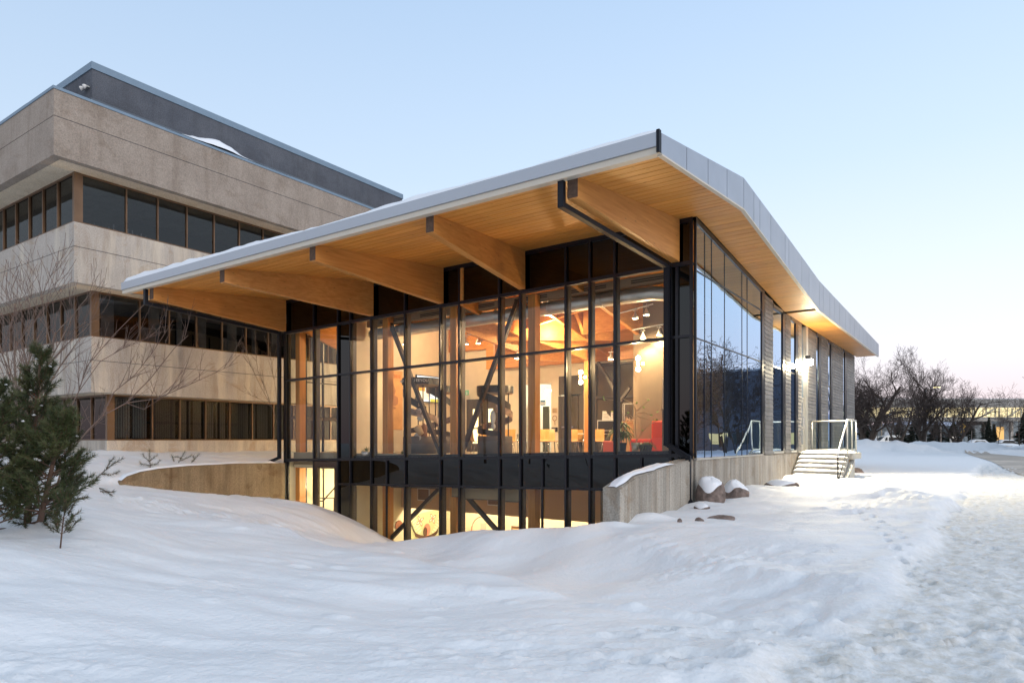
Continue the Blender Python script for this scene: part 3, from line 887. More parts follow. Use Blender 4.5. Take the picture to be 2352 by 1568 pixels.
# the door of the stair hall
x0, x1 = MX[1] + .036, MX[2] - .036
dr = MB()
zt = zM(x0) - .06
dr.box(x0, x0 + .20, -.05, .02, LOW, zt); dr.box(x1 - .16, x1, -.05, .02, LOW, zt); dr.box(x0 + .20, x1 - .16, -.05, .02, zt - .22, zt); dr.box(x0 + .20, x1 - .16, -.05, .02, LOW, LOW + .3)
dro = dr.build("door", plain('door_bronze', (.055, .035, .028), .4, .2), gb)
b = MB(); b.box(x0 + .20, x1 - .16, -.02, -.01, LOW + .3, zt - .22); b.build("door_pane", M['pane'], dro)

# left (west) glazed side of the stair hall
XW = -17.0
wy = [.08, .95, 1.85, 2.75, 3.6, 4.6, 5.8]
for y in wy:
    b = MB(); b.box(XW - .06, XW + .02, y - .035, y + .035, LOW, zS0(XW, y) - .05); b.build("mullion", M['mull'], gb)
for zz, h in ((zT1(XW), .08), (2.42, .06), (.9, .12), (zM(XW), .14)):
    b = MB(); b.box(XW - .055, XW + .015, wy[0], wy[-1], zz - h / 2, zz + h / 2); b.build("transom", M['mullin'], gb)
for y0, y1 in zip(wy[:-1], wy[1:]):
    for z0, z1 in ((zM(XW) + .07, .84), (.96, 2.39), (2.45, zT1(XW) - .04)):
        b = MB(); b.box(XW - .012, XW - .004, y0 + .036, y1 - .036, z0, z1); b.build("pane", M['pane'], gb)
b = MB(); b.box(XW - .03, XW, .12, 5.8, zT1(XW) + .05, 5.6); b.build("wall", M['plaster'], gb)
b = MB(); b.box(XW - .03, XW, .12, 5.8, LOW, zM(XW) - .08); b.build("wall", M['plaster2'], gb)
b = MB(); b.box(XW - .12, XW - .03, 5.8, 26, LOW, 4.8); b.build("wall", M['siding'], gb)

# long right side: glass, then dark boards between narrow windows
ry = lambda x: at(x, 1010, X=0).y
RS = -.50
GY_ = [.06] + [ry(v) for v in (1619.3, 1635, 1664.7, 1704.6, 1716.6)] + [ry(1749)]
def rtrans(y0, y1, z, h, m='mull', x0=-.05, x1=.012):
    b = MB(); b.box(x0, x1, y0, y1, z - h / 2, z + h / 2); return b.build("transom", M[m], gb)
for i, y in enumerate(GY_):
    wd = .009 if 0 < i < len(GY_) - 1 else .03
    b = MB(); b.box(-.05, .012 if wd > .02 else .003, y - wd, y + wd, RS + .02, zS0(0, y) - .003); b.build("mullion", M['mull'], gb)
for a, b_ in zip(GY_[:-1], GY_[1:]):
    for z0, z1 in ((RS + .03, 2.66), (2.70, 4.43), (4.47, None)):
        b = MB(); zt0 = (zS0(0, a) - .16) if z1 is None else z1; zt1 = (zS0(0, b_) - .16) if z1 is None else z1
        b.hexa([(-.02, a + .008, z0), (-.008, a + .008, z0), (-.008, b_ - .008, z0), (-.02, b_ - .008, z0), (-.02, a + .008, zt0), (-.008, a + .008, zt0), (-.008, b_ - .008, zt1), (-.02, b_ - .008, zt1)])
        b.build("pane", M['pane_r'], gb)
rtrans(GY_[0], GY_[-1], 2.68, .03); rtrans(GY_[0], GY_[-1], 4.45, .03)
b = MB(); b.hexa([(-.05, .03, zS0(0, .03) - .15), (.02, .03, zS0(0, .03) - .15), (.02, GY_[-1], zS0(0, GY_[-1]) - .15), (-.05, GY_[-1], zS0(0, GY_[-1]) - .15),
                  (-.05, .03, zS0(0, .03) - .01), (.02, .03, zS0(0, .03) - .01), (.02, GY_[-1], zS0(0, GY_[-1]) - .01), (-.05, GY_[-1], zS0(0, GY_[-1]) - .01)])
b.build("head", M['mull'], gb)
b = MB(); b.box(-.05, .04, .03, GY_[-1] + .1, RS - .03, RS + .02); b.build("sill", M['alum'], gb)
spans = []  # (kind, y0, y1)
edges = [('frame', 1749, 1755.5), ('board', 1755.5, 1774), ('win', 1774, 1797), ('frame', 1797, 1803), ('board', 1803, 1815), ('win', 1815, 1826.7), ('frame', 1826.7, 1831.8),
         ('board', 1831.8, 1840), ('door', 1840, 1850.8), ('lframe', 1850.8, 1855), ('board', 1855, 1873.5), ('win', 1873.5, 1880), ('frame', 1880, 1885), ('board', 1885, 1901),
         ('win', 1901, 1907.5), ('frame', 1907.5, 1911), ('board', 1911, 1935.7), ('win', 1935.7, 1940), ('frame', 1940, 1944), ('board', 1944, 1962)]
for kind, a, b_ in edges:
    y0, y1 = ry(a), ry(b_)
    if kind in ('frame', 'lframe'):
        b = MB(); b.box(-.30, .022, y0 + .01, y1 - .005, RS + .02, zS0(0, y1) - .01)
        b.build("window_frame", M['mull'] if kind == 'frame' else M['alum'], gb)
    elif kind == 'board':
        hgt = .150
        z = RS + .0
        while z < zS0(0, y1) - .05:
            b = MB(); zt = min(z + hgt - .008, zS0(0, y1) - .01)
            b.hexa([(-.03, y0, z), (.034, y0, z), (.034, y1, z), (-.03, y1, z), (-.03, y0, zt), (.018, y0, zt), (.018, y1, zt), (-.03, y1, zt)])
            b.build("siding_board", M['siding'], gb)
            z += hgt
        b = MB(); b.box(-.2, -.031, y0, y1, RS, zS0(0, y1) - .02); b.build("wall", M['black'], gb)
    elif kind == 'win':
        xg = -.025
        for z0, z1 in ((RS + .1, 2.65), (2.71, zS0(0, y1) - .15)):
            b = MB(); b.box(xg, xg + .01, y0, y1, z0, z1); b.build("pane", M['pane_r'], gb)
        b = MB(); b.box(xg - .02, xg + .02, y0, y1, 2.65, 2.71); b.build("transom", M['mull'], gb)
        b = MB(); b.box(xg - .02, .05, y0, y1, RS, RS + .08); b.build("sill", M['alum'], gb)
        b = MB(); b.box(xg - .04, .04, y0, y1, zS0(0, y1) - .15, zS0(0, y1) - .01); b.build("head", M['mull'], gb)
        b = MB(); b.box(-.19, .016, y0 - .02, y0, RS, zS0(0, y1) - .05); b.build("jamb", M['mull'], gb)
    else:
        xg = -.12
        dd = MB(); dd.box(xg - .03, xg + .03, y0, y0 + .12, RS, 1.75); dd.box(xg - .03, xg + .03, y1 - .14, y1, RS, 1.75); dd.box(xg - .03, xg + .03, y0 + .12, y1 - .14, RS, RS + .3); dd.box(xg - .03, xg + .03, y0 + .12, y1 - .14, 1.6, 1.75); dd.box(xg - .03, xg + .03, y0 + .12, y1 - .14, .5, .56)
        do = dd.build("door", M['alum'], gb)
        b = MB(); b.box(xg - .005, xg + .005, y0 + .12, y1 - .14, RS + .3, 1.6); b.build("door_pane", M['pane_r'], do)
        b = MB(); b.tube([(xg + .05, y1 - .2, .45), (xg + .09, y1 - .2, .5), (xg + .09, y1 - .2, .95), (xg + .05, y1 - .2, 1.0)], .015, 6); b.build("handle", M['chrome'], do)
        b = MB(); b.box(xg, xg + .01, y0, y1, 1.82, zS0(0, y1) - .1); b.build("pane", M['pane_r'], gb)
        b = MB(); b.box(xg - .03, xg + .05, y0, y1, 1.75, 1.82); b.build("transom", M['alum'], gb)
YE = ry(1962)
b = MB(); b.box(-17.0, -.03, YE - .02, YE + .15, LOW, 4.9); b.build("wall", M['siding'], gb)
# formed concrete base under the right side: one cast panel per board width
y = .04
base_parts = MB()
while y < YE:
    y2 = min(y + random.uniform(.17, .24), YE); dx = random.uniform(0, .009)
    if y < 12.6:
        b = MB(); b.box(-.25, .0 - dx, y + .001, y2 - .002, -2.4, RS - .035); b.build("foundation_board_mark", M['cwall'], gb)
    else:
        base_parts.box(-.25, .0 - dx, y, y2, -2.4, RS - .035)
    y = y2
base_parts.build("foundation", M['cwall'], gb)["kind"] = "stuff"
# floors
b = MB(); b.box(-16.9, -.06, .26, 20, FLOOR - .5, FLOOR); b.build("floor", M['floor'], gb)
b = MB(); b.box(-16.9, -.26, .26, 12, LOW - .2, LOW); b.build("floor", M['floor'], gb)
b = MB(); b.xbar(MX[3], MX[-1] - .1, .10, .25, lambda x: zM(x) - .3, lambda x: zM(x) + .13); b.build("sill", M['black'], gb)

# ------------------------------------------------------------------ rooms behind the glass
XT = -13.4      # wall between the stair hall and the front room
YB = 6.0        # back wall
PL = M['plaster']
def wall(x0, x1, y0, y1, z0, z1, m=PL, name="wall"):
    b = MB(); b.box(x0, x1, y0, y1, z0, z1); return b.build(name, m, gb)
wall(XT - .12, XT, .42, YB, FLOOR, 5.1)
wall(-16.9, XT - .13, 5.9, 6.1, LOW, 5.1)
# back wall with its openings (left to right)
def bx(x): return at(x, 1010, Y=YB).x
dA0, dA1 = bx(1072), bx(1146)
cO0, cO1 = bx(1196), bx(1266)
dB0, dB1 = bx(1283), bx(1341)
gC0, gC1 = bx(1368), bx(1450)
HD = 1.68
wall(XT, dA0, YB, YB + .2, FLOOR, 5.1)
wall(dA0, dA1, YB, YB + .2, HD + .1, 5.1)
wall(dA1, cO0, YB, YB + .2, FLOOR, 5.1)
wall(cO0, cO1, YB, YB + .2, 2.30, 5.1)
wall(cO1, dB0, YB, YB + .2, FLOOR, 5.1)
wall(dB0, dB1, YB, YB + .2, 2.55, 5.1)
wall(dB1, gC0, YB, YB + .2, FLOOR, 5.1)
wall(gC0, -2.0, YB, YB + .2, 2.95, 5.1)
# corridor behind the opening
wall(cO0 - .15, cO0, YB + .2, 9.6, FLOOR, 2.6, M['white']); wall(cO1 + .5, cO1 + .65, YB + .2, 9.6, FLOOR, 2.6, M['white'])
wall(cO0 - .15, cO1 + .65, 9.6, 9.75, FLOOR, 2.6, M['white']); wall(cO0 - .15, cO1 + .65, YB + .2, 9.75, 2.45, 2.6, M['white'], "ceiling")
wall(bx(1196), bx(1212), YB + .6, YB + .66, FLOOR, 1.45, plain('green_panel', (.13, .17, .11), .6), "partition")
wall(bx(1229), bx(1243), YB + .6, YB + .66, FLOOR, 1.4, plain('green_panel_dark', (.06, .075, .05), .6), "partition")
b = MB(); b.box(bx(1226), bx(1262), YB + .9, YB + 1.0, 2.05, 2.12)
tl = b.build("ceiling_light", plain('tube_light', (1, 1, 1), emit=(1, .93, .72), es=9)); tag(tl, "long white strip light in the corridor beyond the cafe", "light")
# taupe core with a rounded corner
cb = MB(); pts = []
cx0, cy0, rr = -3.25, 4.5, .5
for k in range(9):
    a = math.pi / 2 + math.pi * .5 * (k / 8) + 0
    pts.append((cx0 + rr * math.cos(math.pi + (math.pi / 2) * k / 8), cy0 + rr * math.sin(math.pi + (math.pi / 2) * k / 8), FLOOR))
pts += [(-.45, 4.0, FLOOR), (-.45, 4.9, FLOOR), (-3.75, 4.9, FLOOR)]
cb.prism(pts, (0, 0, 5.4)); cb.build("wall", M['brownw'], gb)
# floor-to-ceiling bulkhead in timber above the back wall
b = MB(); b.box(-11.2, -.4, YB - .22, YB - .02, 3.02, 5.2); b.build("wall_beam", M['glulamX'], gb)
b = MB(); b.box(XT + .1, -11.2, YB - .22, YB - .02, 3.9, 5.2); b.build("wall_beam", M['glulamX'], gb)

# doors in the back wall
def leaf_door(name, x0, x1, zt, glows, m, frame=.08, label=None, cat="door", leaves=1):
    d = MB()
    y0, y1 = YB - .02, YB + .08
    d.box(x0, x0 + frame, y0, y1, FLOOR, zt); d.box(x1 - frame, x1, y0, y1, FLOOR, zt); d.box(x0 + frame, x1 - frame, y0, y1, zt - frame, zt)
    fr = d.build("door", m, gb)
    w_ = (x1 - x0 - 2 * frame) / leaves
    for i in range(leaves):
        a = x0 + frame + i * w_ + .01; c = a + w_ - .02
        b = MB(); gx0, gx1 = a + w_ * .3, c - w_ * .28
        b.box(a, gx0, y0 + .02, y1 - .02, FLOOR, zt - frame); b.box(gx1, c, y0 + .02, y1 - .02, FLOOR, zt - frame)
        b.box(gx0, gx1, y0 + .02, y1 - .02, FLOOR, FLOOR + .35); b.box(gx0, gx1, y0 + .02, y1 - .02, zt - frame - .35, zt - frame)
        b.build("door_leaf", m, fr)
        b = MB(); b.box(gx0, gx1, y0 + .04, y1 - .05, FLOOR + .35, zt - frame - .35); b.build("door_pane", glows, fr)
        b = MB(); b.box(a + .05, c - .05, y0 - .05, y0 - .01, .48, .54); b.build("push_bar", M['chrome'], fr)
leaf_door("door", dA0, dA1, HD + .1, M['doorglow'], M['door'], leaves=2)
leaf_door("door", dB0, dB1 - .25, 1.75, plain('dim_glass', (.12, .11, .09), .2), M['door'], .12)
b = MB(); b.box(dB0, dB1, YB + .01, YB + .06, 1.80, 2.55); b.box(dB1 - .24, dB1, YB + .01, YB + .06, FLOOR, 1.79); b.build("transom_panel", plain('dim_glass2', (.10, .085, .06), .25), gb)
# glazed partition
b = MB()
for x in np.linspace(gC0, -2.2, 5): b.box(x - .04, x + .04, YB - .02, YB + .06, FLOOR, 2.95)
b.box(gC0, -2.2, YB - .03, YB + .07, 2.87, 2.95); b.box(gC0, -2.2, YB - .03, YB + .07, 1.60, 1.68)
b.build("partition_frame", M['door'], gb)
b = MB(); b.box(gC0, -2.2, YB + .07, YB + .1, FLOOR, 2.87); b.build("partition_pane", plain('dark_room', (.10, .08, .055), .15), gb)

# posts
def post(x, y, z0, z1, w=.26, dd=.30, m='glulamZ', name="post"):
    b = MB(); b.box(x - w / 2, x + w / 2, y, y + dd, z0, z1); return b.build(name, M[m], gb)
for xp in (685, 886, 1042, 1222):
    p = at(xp, 1010, Y=.45)
    post(p.x, .42, LOW, 4.55)
p = at(1348, 1010, D=24.1); post(p.x, p.y, FLOOR, 2.86, .22, .26)

# beams under the roof (bottom edges taken along their real lines, each carried up to the deck)
def ibeam(x0, y0, z0, x1, y1, z1, w=.14, e0=0, e1=0, top=None, m='glulamY'):
    a = at(x0, y0, Z=z0); c = at(x1, y1, Z=z1)
    d = c - a; a = a - d * e0; c = c + d * e1
    b = MB(); n = Vector((-d.y, d.x, 0)).normalized() * w / 2
    ta = Vector((a.x, a.y, top if top else max(a.z + .35, zS0(a.x, a.y) - .05))); tc = Vector((c.x, c.y, top if top else max(c.z + .35, zS0(c.x, c.y) - .05)))
    b.hexa([a - n, a + n, c + n, c - n, ta - n, ta + n, tc + n, tc - n])
    return b.build("ceiling_beam", M[m], gb)
ibeam(1260, 721.6, 4.3, 1400, 819, 3.15, e0=.5)
ibeam(1380, 703.8, 4.2, 1475, 776.6, 3.5, e0=.6)
ibeam(1229.7, 782.5, 3.62, 1346.6, 826.5, 2.95, e0=.35)
ibeam(1228.9, 748.7, 4.0, 1353, 709, 4.45, e0=.3, e1=.2, m='glulamX')
ibeam(1340.6, 768, 3.7, 1536, 742.7, 3.9, e1=.3, m='glulamX')
ibeam(1100, 783, 3.62, 1411.7, 782, 3.6, m='glulamX')
ibeam(1323, 721.6, 4.4, 1340, 767.3, 3.75)
ibeam(1085, 715, 4.3, 1200, 778, 3.7, e0=.2)
ibeam(1060, 760, 3.9, 1195, 812, 3.2, e0=.2)
ibeam(1135, 822, 3.05, 1290, 830, 3.02, m='glulamX')
# stair hall: deep beam falling to the right
def dbeam(x0, y0, D0, x1, y1, D1, w=.14, m='glulamY', h=None):
    a = at(x0, y0, D=D0); c = at(x1, y1, D=D1); d = c - a
    b = MB(); n = Vector((-d.y, d.x, 0)).normalized() * w / 2
    ta = Vector((a.x, a.y, zS0(a.x, a.y) - .05)); tc = Vector((c.x, c.y, zS0(c.x, c.y) - .05))
    b.hexa([a - n, a + n, c + n, c - n, ta - n, ta + n, tc + n, tc - n])
    return b.build("ceiling_beam", M[m], gb)
dbeam(680, 752, 27.2, 790, 812, 28.6)
dbeam(915, 766, 26.0, 1012, 757, 25.6, m='glulamX')

# steel braces in the plane of the posts
def brace(x0, y0, x1, y1, Y=.62, w=.13):
    b = MB(); b.beam(at(x0, y0, Y=Y), at(x1, y1, Y=Y), w, w); b.build("steel_brace", plain('brace_steel', (.05, .04, .035), .45, .3), gb)
brace(894, 736, 1014, 1045); brace(1190, 688, 1064, 1032)
brace(1007, 1124, 880, 1254); brace(1060, 1125, 1160, 1239)
brace(1372.8, 832.5, 1430, 922, YB - .9, .12); brace(1447, 890, 1422, 925, YB - .9, .1)

# supply duct and its slotted diffuser box
M['slot'] = plain('slot_black', (.01, .01, .01), .6)
du = thing("supply_duct", "long round silver supply duct under the ceiling behind the glass", "duct", (-8, 1.0, 4.1))
b = MB(); b.tube([(-13.1, 1.0, 4.06), (-8, 1.0, 4.12), (-3, 1.0, 4.22), (-1.6, 1.0, 4.22), (-.9, 1.15, 4.12), (-.6, 1.7, 4.05), (-.6, 3.6, 4.02)], .21, 14); b.build("duct", M['ducts'], du, True)
for x in (-11.5, -9.5, -7.2, -5.1, -3.2):
    b = MB(); b.tube([(x, 1.0, 4.06 + (x + 13.1) * .0149), (x + .04, 1.0, 4.06 + (x + 13.1) * .0149)], .225, 14); b.build("seam_band", M['ducts'], du, True)
b = MB(); b.xbar(-13.1, -.5, .72, 1.0, lambda x: 4.30 + (x + 13) * .013, lambda x: 4.55 + (x + 13) * .013)
bxo = b.build("diffuser_box", M['ductbox'], du)
for k in range(6):
    x = -12.4 + k * 2.05
    for dz in (.13, .19):
        b = MB(); b.xbar(x, x + 1.25, .71, .722, lambda q: 4.30 + (q + 13) * .013 + dz - .06, lambda q: 4.30 + (q + 13) * .013 + dz - .03); b.build("slot", M['slot'], bxo)

# ------------------------------------------------------------------ lamps that are lit inside
WARM = (1.0, .72, .42)
ESC = 2.0
def lamp(name, loc, e, rad=.06, col=WARM, spot=None, dirv=None):
    l = bpy.data.lights.new(name, 'SPOT' if spot else 'POINT'); l.energy = e * ESC; l.color = col; l.shadow_soft_size = rad
    if spot: l.spot_size = math.radians(spot); l.spot_blend = .6
    o = bpy.data.objects.new(name, l); COL.objects.link(o); o.location = loc
    if dirv is not None: o.rotation_euler = Vector(dirv).to_track_quat('-Z', 'Y').to_euler()
    return o
M['bulb'] = plain('bulb', (1, .9, .7), .5, emit=(1.0, .84, .5), es=30)
M['bulb2'] = plain('bulb_bright', (1, .9, .7), .5, emit=(1.0, .86, .50), es=45)
def track_lamp(x, y, D, label, grp, e=75):
    p = at(x, y, D=D)
    t = thing("track_lamp", label, "lamp", p, 0, grp)
    b = MB(); b.lathe((0, 0, 0), [(.10, -.02), (.11, .0), (.06, .10), (.035, .16), (.03, .2)], 12); b.build("lamp_shade", M['alum'], t, True, True)
    b = MB(); b.lathe((0, 0, 0), [(.085, -.028), (.085, -.022)], 12); b.build("bulb", M['bulb'], t, True, True)
    b = MB(); b.tube([(0, 0, .2), (.03, 0, .26), (0, 0, .34)], .012, 5); b.build("stem", M['alum'], t, True, True)
    b = MB(); b.box(-.08, .08, -.012, .012, .23, .25); b.build("bracket", M['alum'], t, False, True)
    lamp("lamp_light", p + Vector((0, 0, -.12)), e, .08, WARM, 130, (0, .15, -1))
    return p
def track(pts, label):
    b = MB(); b.tube(pts, .022, 6); o = b.build("lighting_track", M['white']); tag(o, label, "lighting track")
D1 = 25.2
track_lamp(1070.5, 789, D1, "left of the two track lamps hanging in the fifth window column", "track lamps in the cafe")
track_lamp(1098.7, 787.5, D1, "right of the two track lamps beside the raking steel brace", "track lamps in the cafe")
track([at(1040, 771, D=D1), at(1119, 767, D=D1)], "short white lighting track carrying two lamps, left of the brace")
D2 = 21.6
track_lamp(1459, 730, D2, "track lamp under the silver duct, left one of the upper pair", "track lamps in the cafe")
track_lamp(1484.8, 722, D2, "track lamp under the silver duct, right one of the upper pair", "track lamps in the cafe")
track([at(1416, 721, D=D2), at(1500, 698, D=D2)], "white lighting track running up under the duct bend")
D3 = 22.2
track_lamp(1476.8, 776, D3, "left one of the lower pair of track lamps above the taupe wall", "track lamps in the cafe")
track_lamp(1514, 768, D3, "track lamp nearest the dark corner post, lower pair", "track lamps in the cafe")
track([at(1452, 758, D=D3), at(1538, 742, D=D3)], "white lighting track ending at the dark corner post")
D4 = 23.6
track_lamp(1403, 824, D4, "lone track lamp beside the eleventh mullion below the beams", "track lamps in the cafe")
track_lamp(1187.5, 822, D4, "small track lamp close above the round stair-shaped display", "track lamps in the cafe")
track_lamp(930, 790, 25.5, "track lamp shining over the display stands near the poster", "track lamps in the cafe", 70)
def twin_lamp(x, y, D, label, e):
    p = at(x, y, D=D)
    t = thing("wall_lamp", label, "lamp", p, 0, "twin up and down wall lamps")
    b = MB(); b.lathe((0, 0, 0), [(.06, -.08), (.06, .08)], 14); b.build("lamp_body", M['ductbox'], t, True, True)
    for dz in (-.17, .17):
        b = MB(); b.lathe((0, 0, dz), [(.02, -.08), (.06, -.05), (.075, .0), (.06, .05), (.02, .08)], 14); b.build("bulb", M['bulb2'], t, True, True)
    b = MB(); b.box(.04, .2, .05, .09, -.05, .05); b.build("bracket", M['ductbox'], t, False, True)
    lamp("lamp_light", p + Vector((0, -.16, .0)), e, .12, (1, .66, .33))
twin_lamp(1334, 866, 23.6, "glaring twin wall lamp on the timber post in the room", 95)
twin_lamp(1466, 835, 20.9, "glaring twin wall lamp on the taupe wall near the corner", 60)
# ceiling wash: point lights added without fittings to brighten the room and stair hall
lamp("room_fill_light", (-6.2, 2.7, 3.95), 110, .08, WARM)
lamp("room_fill_light", (-10.8, 3.2, 4.2), 130, .08, WARM)
lamp("room_fill_light", (-14.1, 5.3, 4.3), 240, .06, (1, .72, .38))
lamp("corridor_light", (-7.9, 8.0, 1.9), 60, .2, (1, .9, .66))
LOWC = (1, .84, .56)
lamp("lower_light", (-15.0, 2.4, -2.0), 95, .06, LOWC)
for x in (-11.4, -8.3, -5.4):
    lamp("lower_light", (x, 3.9, -2.0), 105, .05, LOWC)
lamp("lower_light", (-2.6, 3.4, -2.6), 18, .25, WARM)

# ------------------------------------------------------------------ lower floor
wall(XT - .1, XT, .5, 6, LOW, -1.0, M['plaster2']); wall(-3.9, -3.75, 2.2, 6, LOW, -1.0, M['brownw'])
wall(XT, -3.9, 5.6, 5.8, LOW, -1.0, M['plaster2']); wall(-3.9, -.3, 2.9, 3.1, LOW, -1.0, plain('dim_wall', (.45, .32, .18), .8))
wall(XT, -3.95, 2.9, 3.1, -2.78, -1.0, plain('bulkhead_paint', (.62, .42, .26), .8), "bulkhead")
wall(-16.9, -.3, .26, 6, -1.12, -1.0, PL, "ceiling")
wall(-16.9, -13.5, 3.4, 3.5, LOW, FLOOR, M['plaster2'])
vg = plain('vent_mesh', (.22, .13, .08), .7)
for (xa, ya, xb_, yb_) in ((961, 1122, 985, 1148), (1122, 1143, 1148, 1159)):
    a = at(xa, ya, Y=2.88); c = at(xb_, yb_, Y=2.88)
    v = thing("wall_vent", "square brown vent grille in the lower bulkhead" if xa < 1000 else "wide brown vent grille in the lower bulkhead, right of the raking brace", "vent", ((a.x + c.x) / 2, 2.88, c.z), 0)
    b = MB(); b.box(a.x - .04, c.x + .04, 2.87, 2.898, c.z - .04, a.z + .04); b.build("frame", M['white'], v)
    b = MB(); b.box(a.x, c.x, 2.855, 2.869, c.z, a.z); b.build("grille", vg, v)
# roller blinds
bm_ = plain('blind_cloth', (.30, .235, .15), .9)
def blind(x0, x1, yt, yb_, label):
    a = at(x0, yt, Y=.32); c = at(x1, yb_, Y=.32); a0 = at(x0, yb_, Y=.32)
    t = thing("roller_blind", label, "blind", ((a.x + c.x) / 2, .32, c.z), 0, "roller blinds of the lower windows")
    b = MB(); b.xbar(a.x, c.x, .31, .32, lambda x: c.z + (x - c.x) * .02, lambda x: zSp(x) - .08); b.build("cloth", bm_, t)
    b = MB(); b.xbar(a.x, c.x, .30, .33, lambda x: c.z - .03 + (x - c.x) * .02, lambda x: c.z + .0 + (x - c.x) * .02); b.build("bottom_rail", M['door'], t)
    b = MB(); b.tube([(a.x, .33, zSp(a.x) - .07), (c.x, .33, zSp(c.x) - .07)], .03, 6); b.build("roller", M['door'], t)
blind(1038, 1054, 1117, 1139, "narrow roller blind beside the timber post of the lower room")
blind(1062, 1147, 1119, 1147, "widest roller blind, drawn a third down over the lower window")
blind(1150, 1193, 1120, 1151, "right roller blind of the lower room, drawn a third down")
blind(898, 1010, 1115, 1120, "roller blind rolled up almost fully above the owl painting")
# painted mural: pale green panel with leaves, two flowers, a pink disc and an owl with spread wings
ym = XT + .012
def mq(x, y, d=0.0): p = at(x, y, X=ym + d); return (p.x, p.y, p.z)
mu = thing("mural", "pale green wall painting of an owl with two four-petal flowers", "mural", mq(975, 1215))
b = MB(); b.poly([mq(938, 1184), mq(1035, 1163), (ym, mq(1035, 1163)[1], LOW), (ym, mq(938, 1184)[1], LOW)]); b.build("panel", plain('mural_green', (.55, .60, .36), .8), mu)
def ell(cx, cz, rx, rz, rot, y, n=12):
    return [(cx + rx * math.cos(t) * math.cos(rot) - rz * math.sin(t) * math.sin(rot), y, cz + rx * math.cos(t) * math.sin(rot) + rz * math.sin(t) * math.cos(rot)) for t in [2 * math.pi * k / n for k in range(n)]]
def elw(px_, py_, rx, rz, rot, d, n=12, ox=0.0, oz=0.0):
    c = mq(px_, py_, d); return [(c[0], c[1] + ox + rx * math.cos(t) * math.cos(rot) - rz * math.sin(t) * math.sin(rot), c[2] + oz + rx * math.cos(t) * math.sin(rot) + rz * math.sin(t) * math.cos(rot)) for t in [2 * math.pi * k / n for k in range(n)]]
leafm = plain('leaf_print', (.80, .80, .62), .8); redm = plain('flower_rim', (.42, .08, .05), .8); pinkm = plain('disc_pink', (.75, .24, .18), .8); owlm = plain('owl_brown', (.10, .05, .03), .8)
for i, (sx_, sy_, dirx) in enumerate([(958, 1222, -1), (1002, 1222, 1)]):
    for k in range(6):
        for s in (-1, 1):
            b = MB(); b.poly(elw(sx_ + dirx * k * 2.6, sy_ - k * 6, .16, .05, s * .7 + .2 * dirx, .004, ox=s * .14)); b.build("leaf", leafm, mu)
for (fx_, fy_) in ((965, 1196), (993.5, 1190)):
    for k in range(4):
        t = k * math.pi / 2 + .5
        b = MB(); b.poly(elw(fx_, fy_, .13, .06, t, .008, ox=.13 * math.cos(t), oz=.13 * math.sin(t))); pt = b.build("petal", redm, mu)
        b = MB(); b.poly(elw(fx_, fy_, .09, .035, t, .012, ox=.13 * math.cos(t), oz=.13 * math.sin(t))); b.build("petal_face", M['white'], pt)
    b = MB(); b.poly(elw(fx_, fy_, .06, .06, 0, .016)); b.build("flower_heart", pinkm, mu)
b = MB(); b.poly(elw(981, 1216, .22, .28, 0, .010)); b.build("disc", pinkm, mu)
b = MB(); b.poly(elw(977, 1221, .14, .22, 0, .020)); b.build("owl_body", owlm, mu)
W_ = [(950, 1217), (956, 1224), (966, 1228), (978, 1230), (990, 1227), (1001, 1220), (1008, 1209), (1005, 1223), (996, 1233), (980, 1237), (966, 1237), (954, 1231)]
b = MB(); b.poly([mq(x, y, .014) for x, y in W_]); b.build("owl_wing", owlm, mu)
p = at(916, 1205.5, X=XT + .04); b = MB(); b.lathe((0, 0, 0), [(.001, -.02), (.20, -.015), (.20, .015), (.001, .02)], 16)
o = b.build("drum", plain('drum_skin', (.30, .11, .06), .6), None); o.location = p; o.rotation_euler = (0, math.pi / 2, 0); tag(o, "round red-brown hand drum hung on the lower wall left of the owl", "drum")
p = at(1110, 1220, Y=5.0)
hp = thing("hoop", "large thin red hoop with a hide stretched inside, behind the raking brace", "hoop", p)
b = MB(); n = 24; b.tube([(.62 * math.cos(2 * math.pi * k / n), 0, .62 * math.sin(2 * math.pi * k / n)) for k in range(n + 1)], .02, 5, False); b.build("ring", plain('hoop_red', (.45, .16, .1), .6), hp, True, True)
b = MB(); b.box(-.14, .14, -.01, .01, -.5, .35); b.build("hide", plain('hide', (.62, .50, .42), .8), hp, False, True)
a = at(1175, 1207, Y=4.6); c = at(1197, 1232, Y=4.6)
pn = thing("wall_sign", "dark lower-floor information panel with yellow lines of text", "sign", ((a.x + c.x) / 2, 4.6, c.z))
b = MB(); b.box(a.x, c.x, 4.58, 4.6, c.z, a.z); b.build("panel", owlm, pn)
for k in range(5):
    b = MB(); b.box(a.x + .06, c.x - .1 - .05 * (k % 2), 4.572, 4.579, a.z - .12 - k * .07, a.z - .09 - k * .07); b.build("text_line", plain('text_yellow', (.75, .5, .08), .7), pn)
# stair handrail seen through the stair hall door
hr = thing("handrail", "thin dark stair handrail behind the door of the stair hall", "handrail", at(745, 1150, Y=1.6))
b = MB(); b.tube([at(733, 1150, Y=1.6), at(742, 1150, Y=1.6), at(770, 1118, Y=1.6)], .028, 6); b.tube([at(733, 1143, Y=1.2), at(770, 1143, Y=1.2)], .02, 5); b.tube([at(767, 1143, Y=1.2), at(767, 1200, Y=1.2)], .02, 5); b.build("rail", M['door'], hr, True)

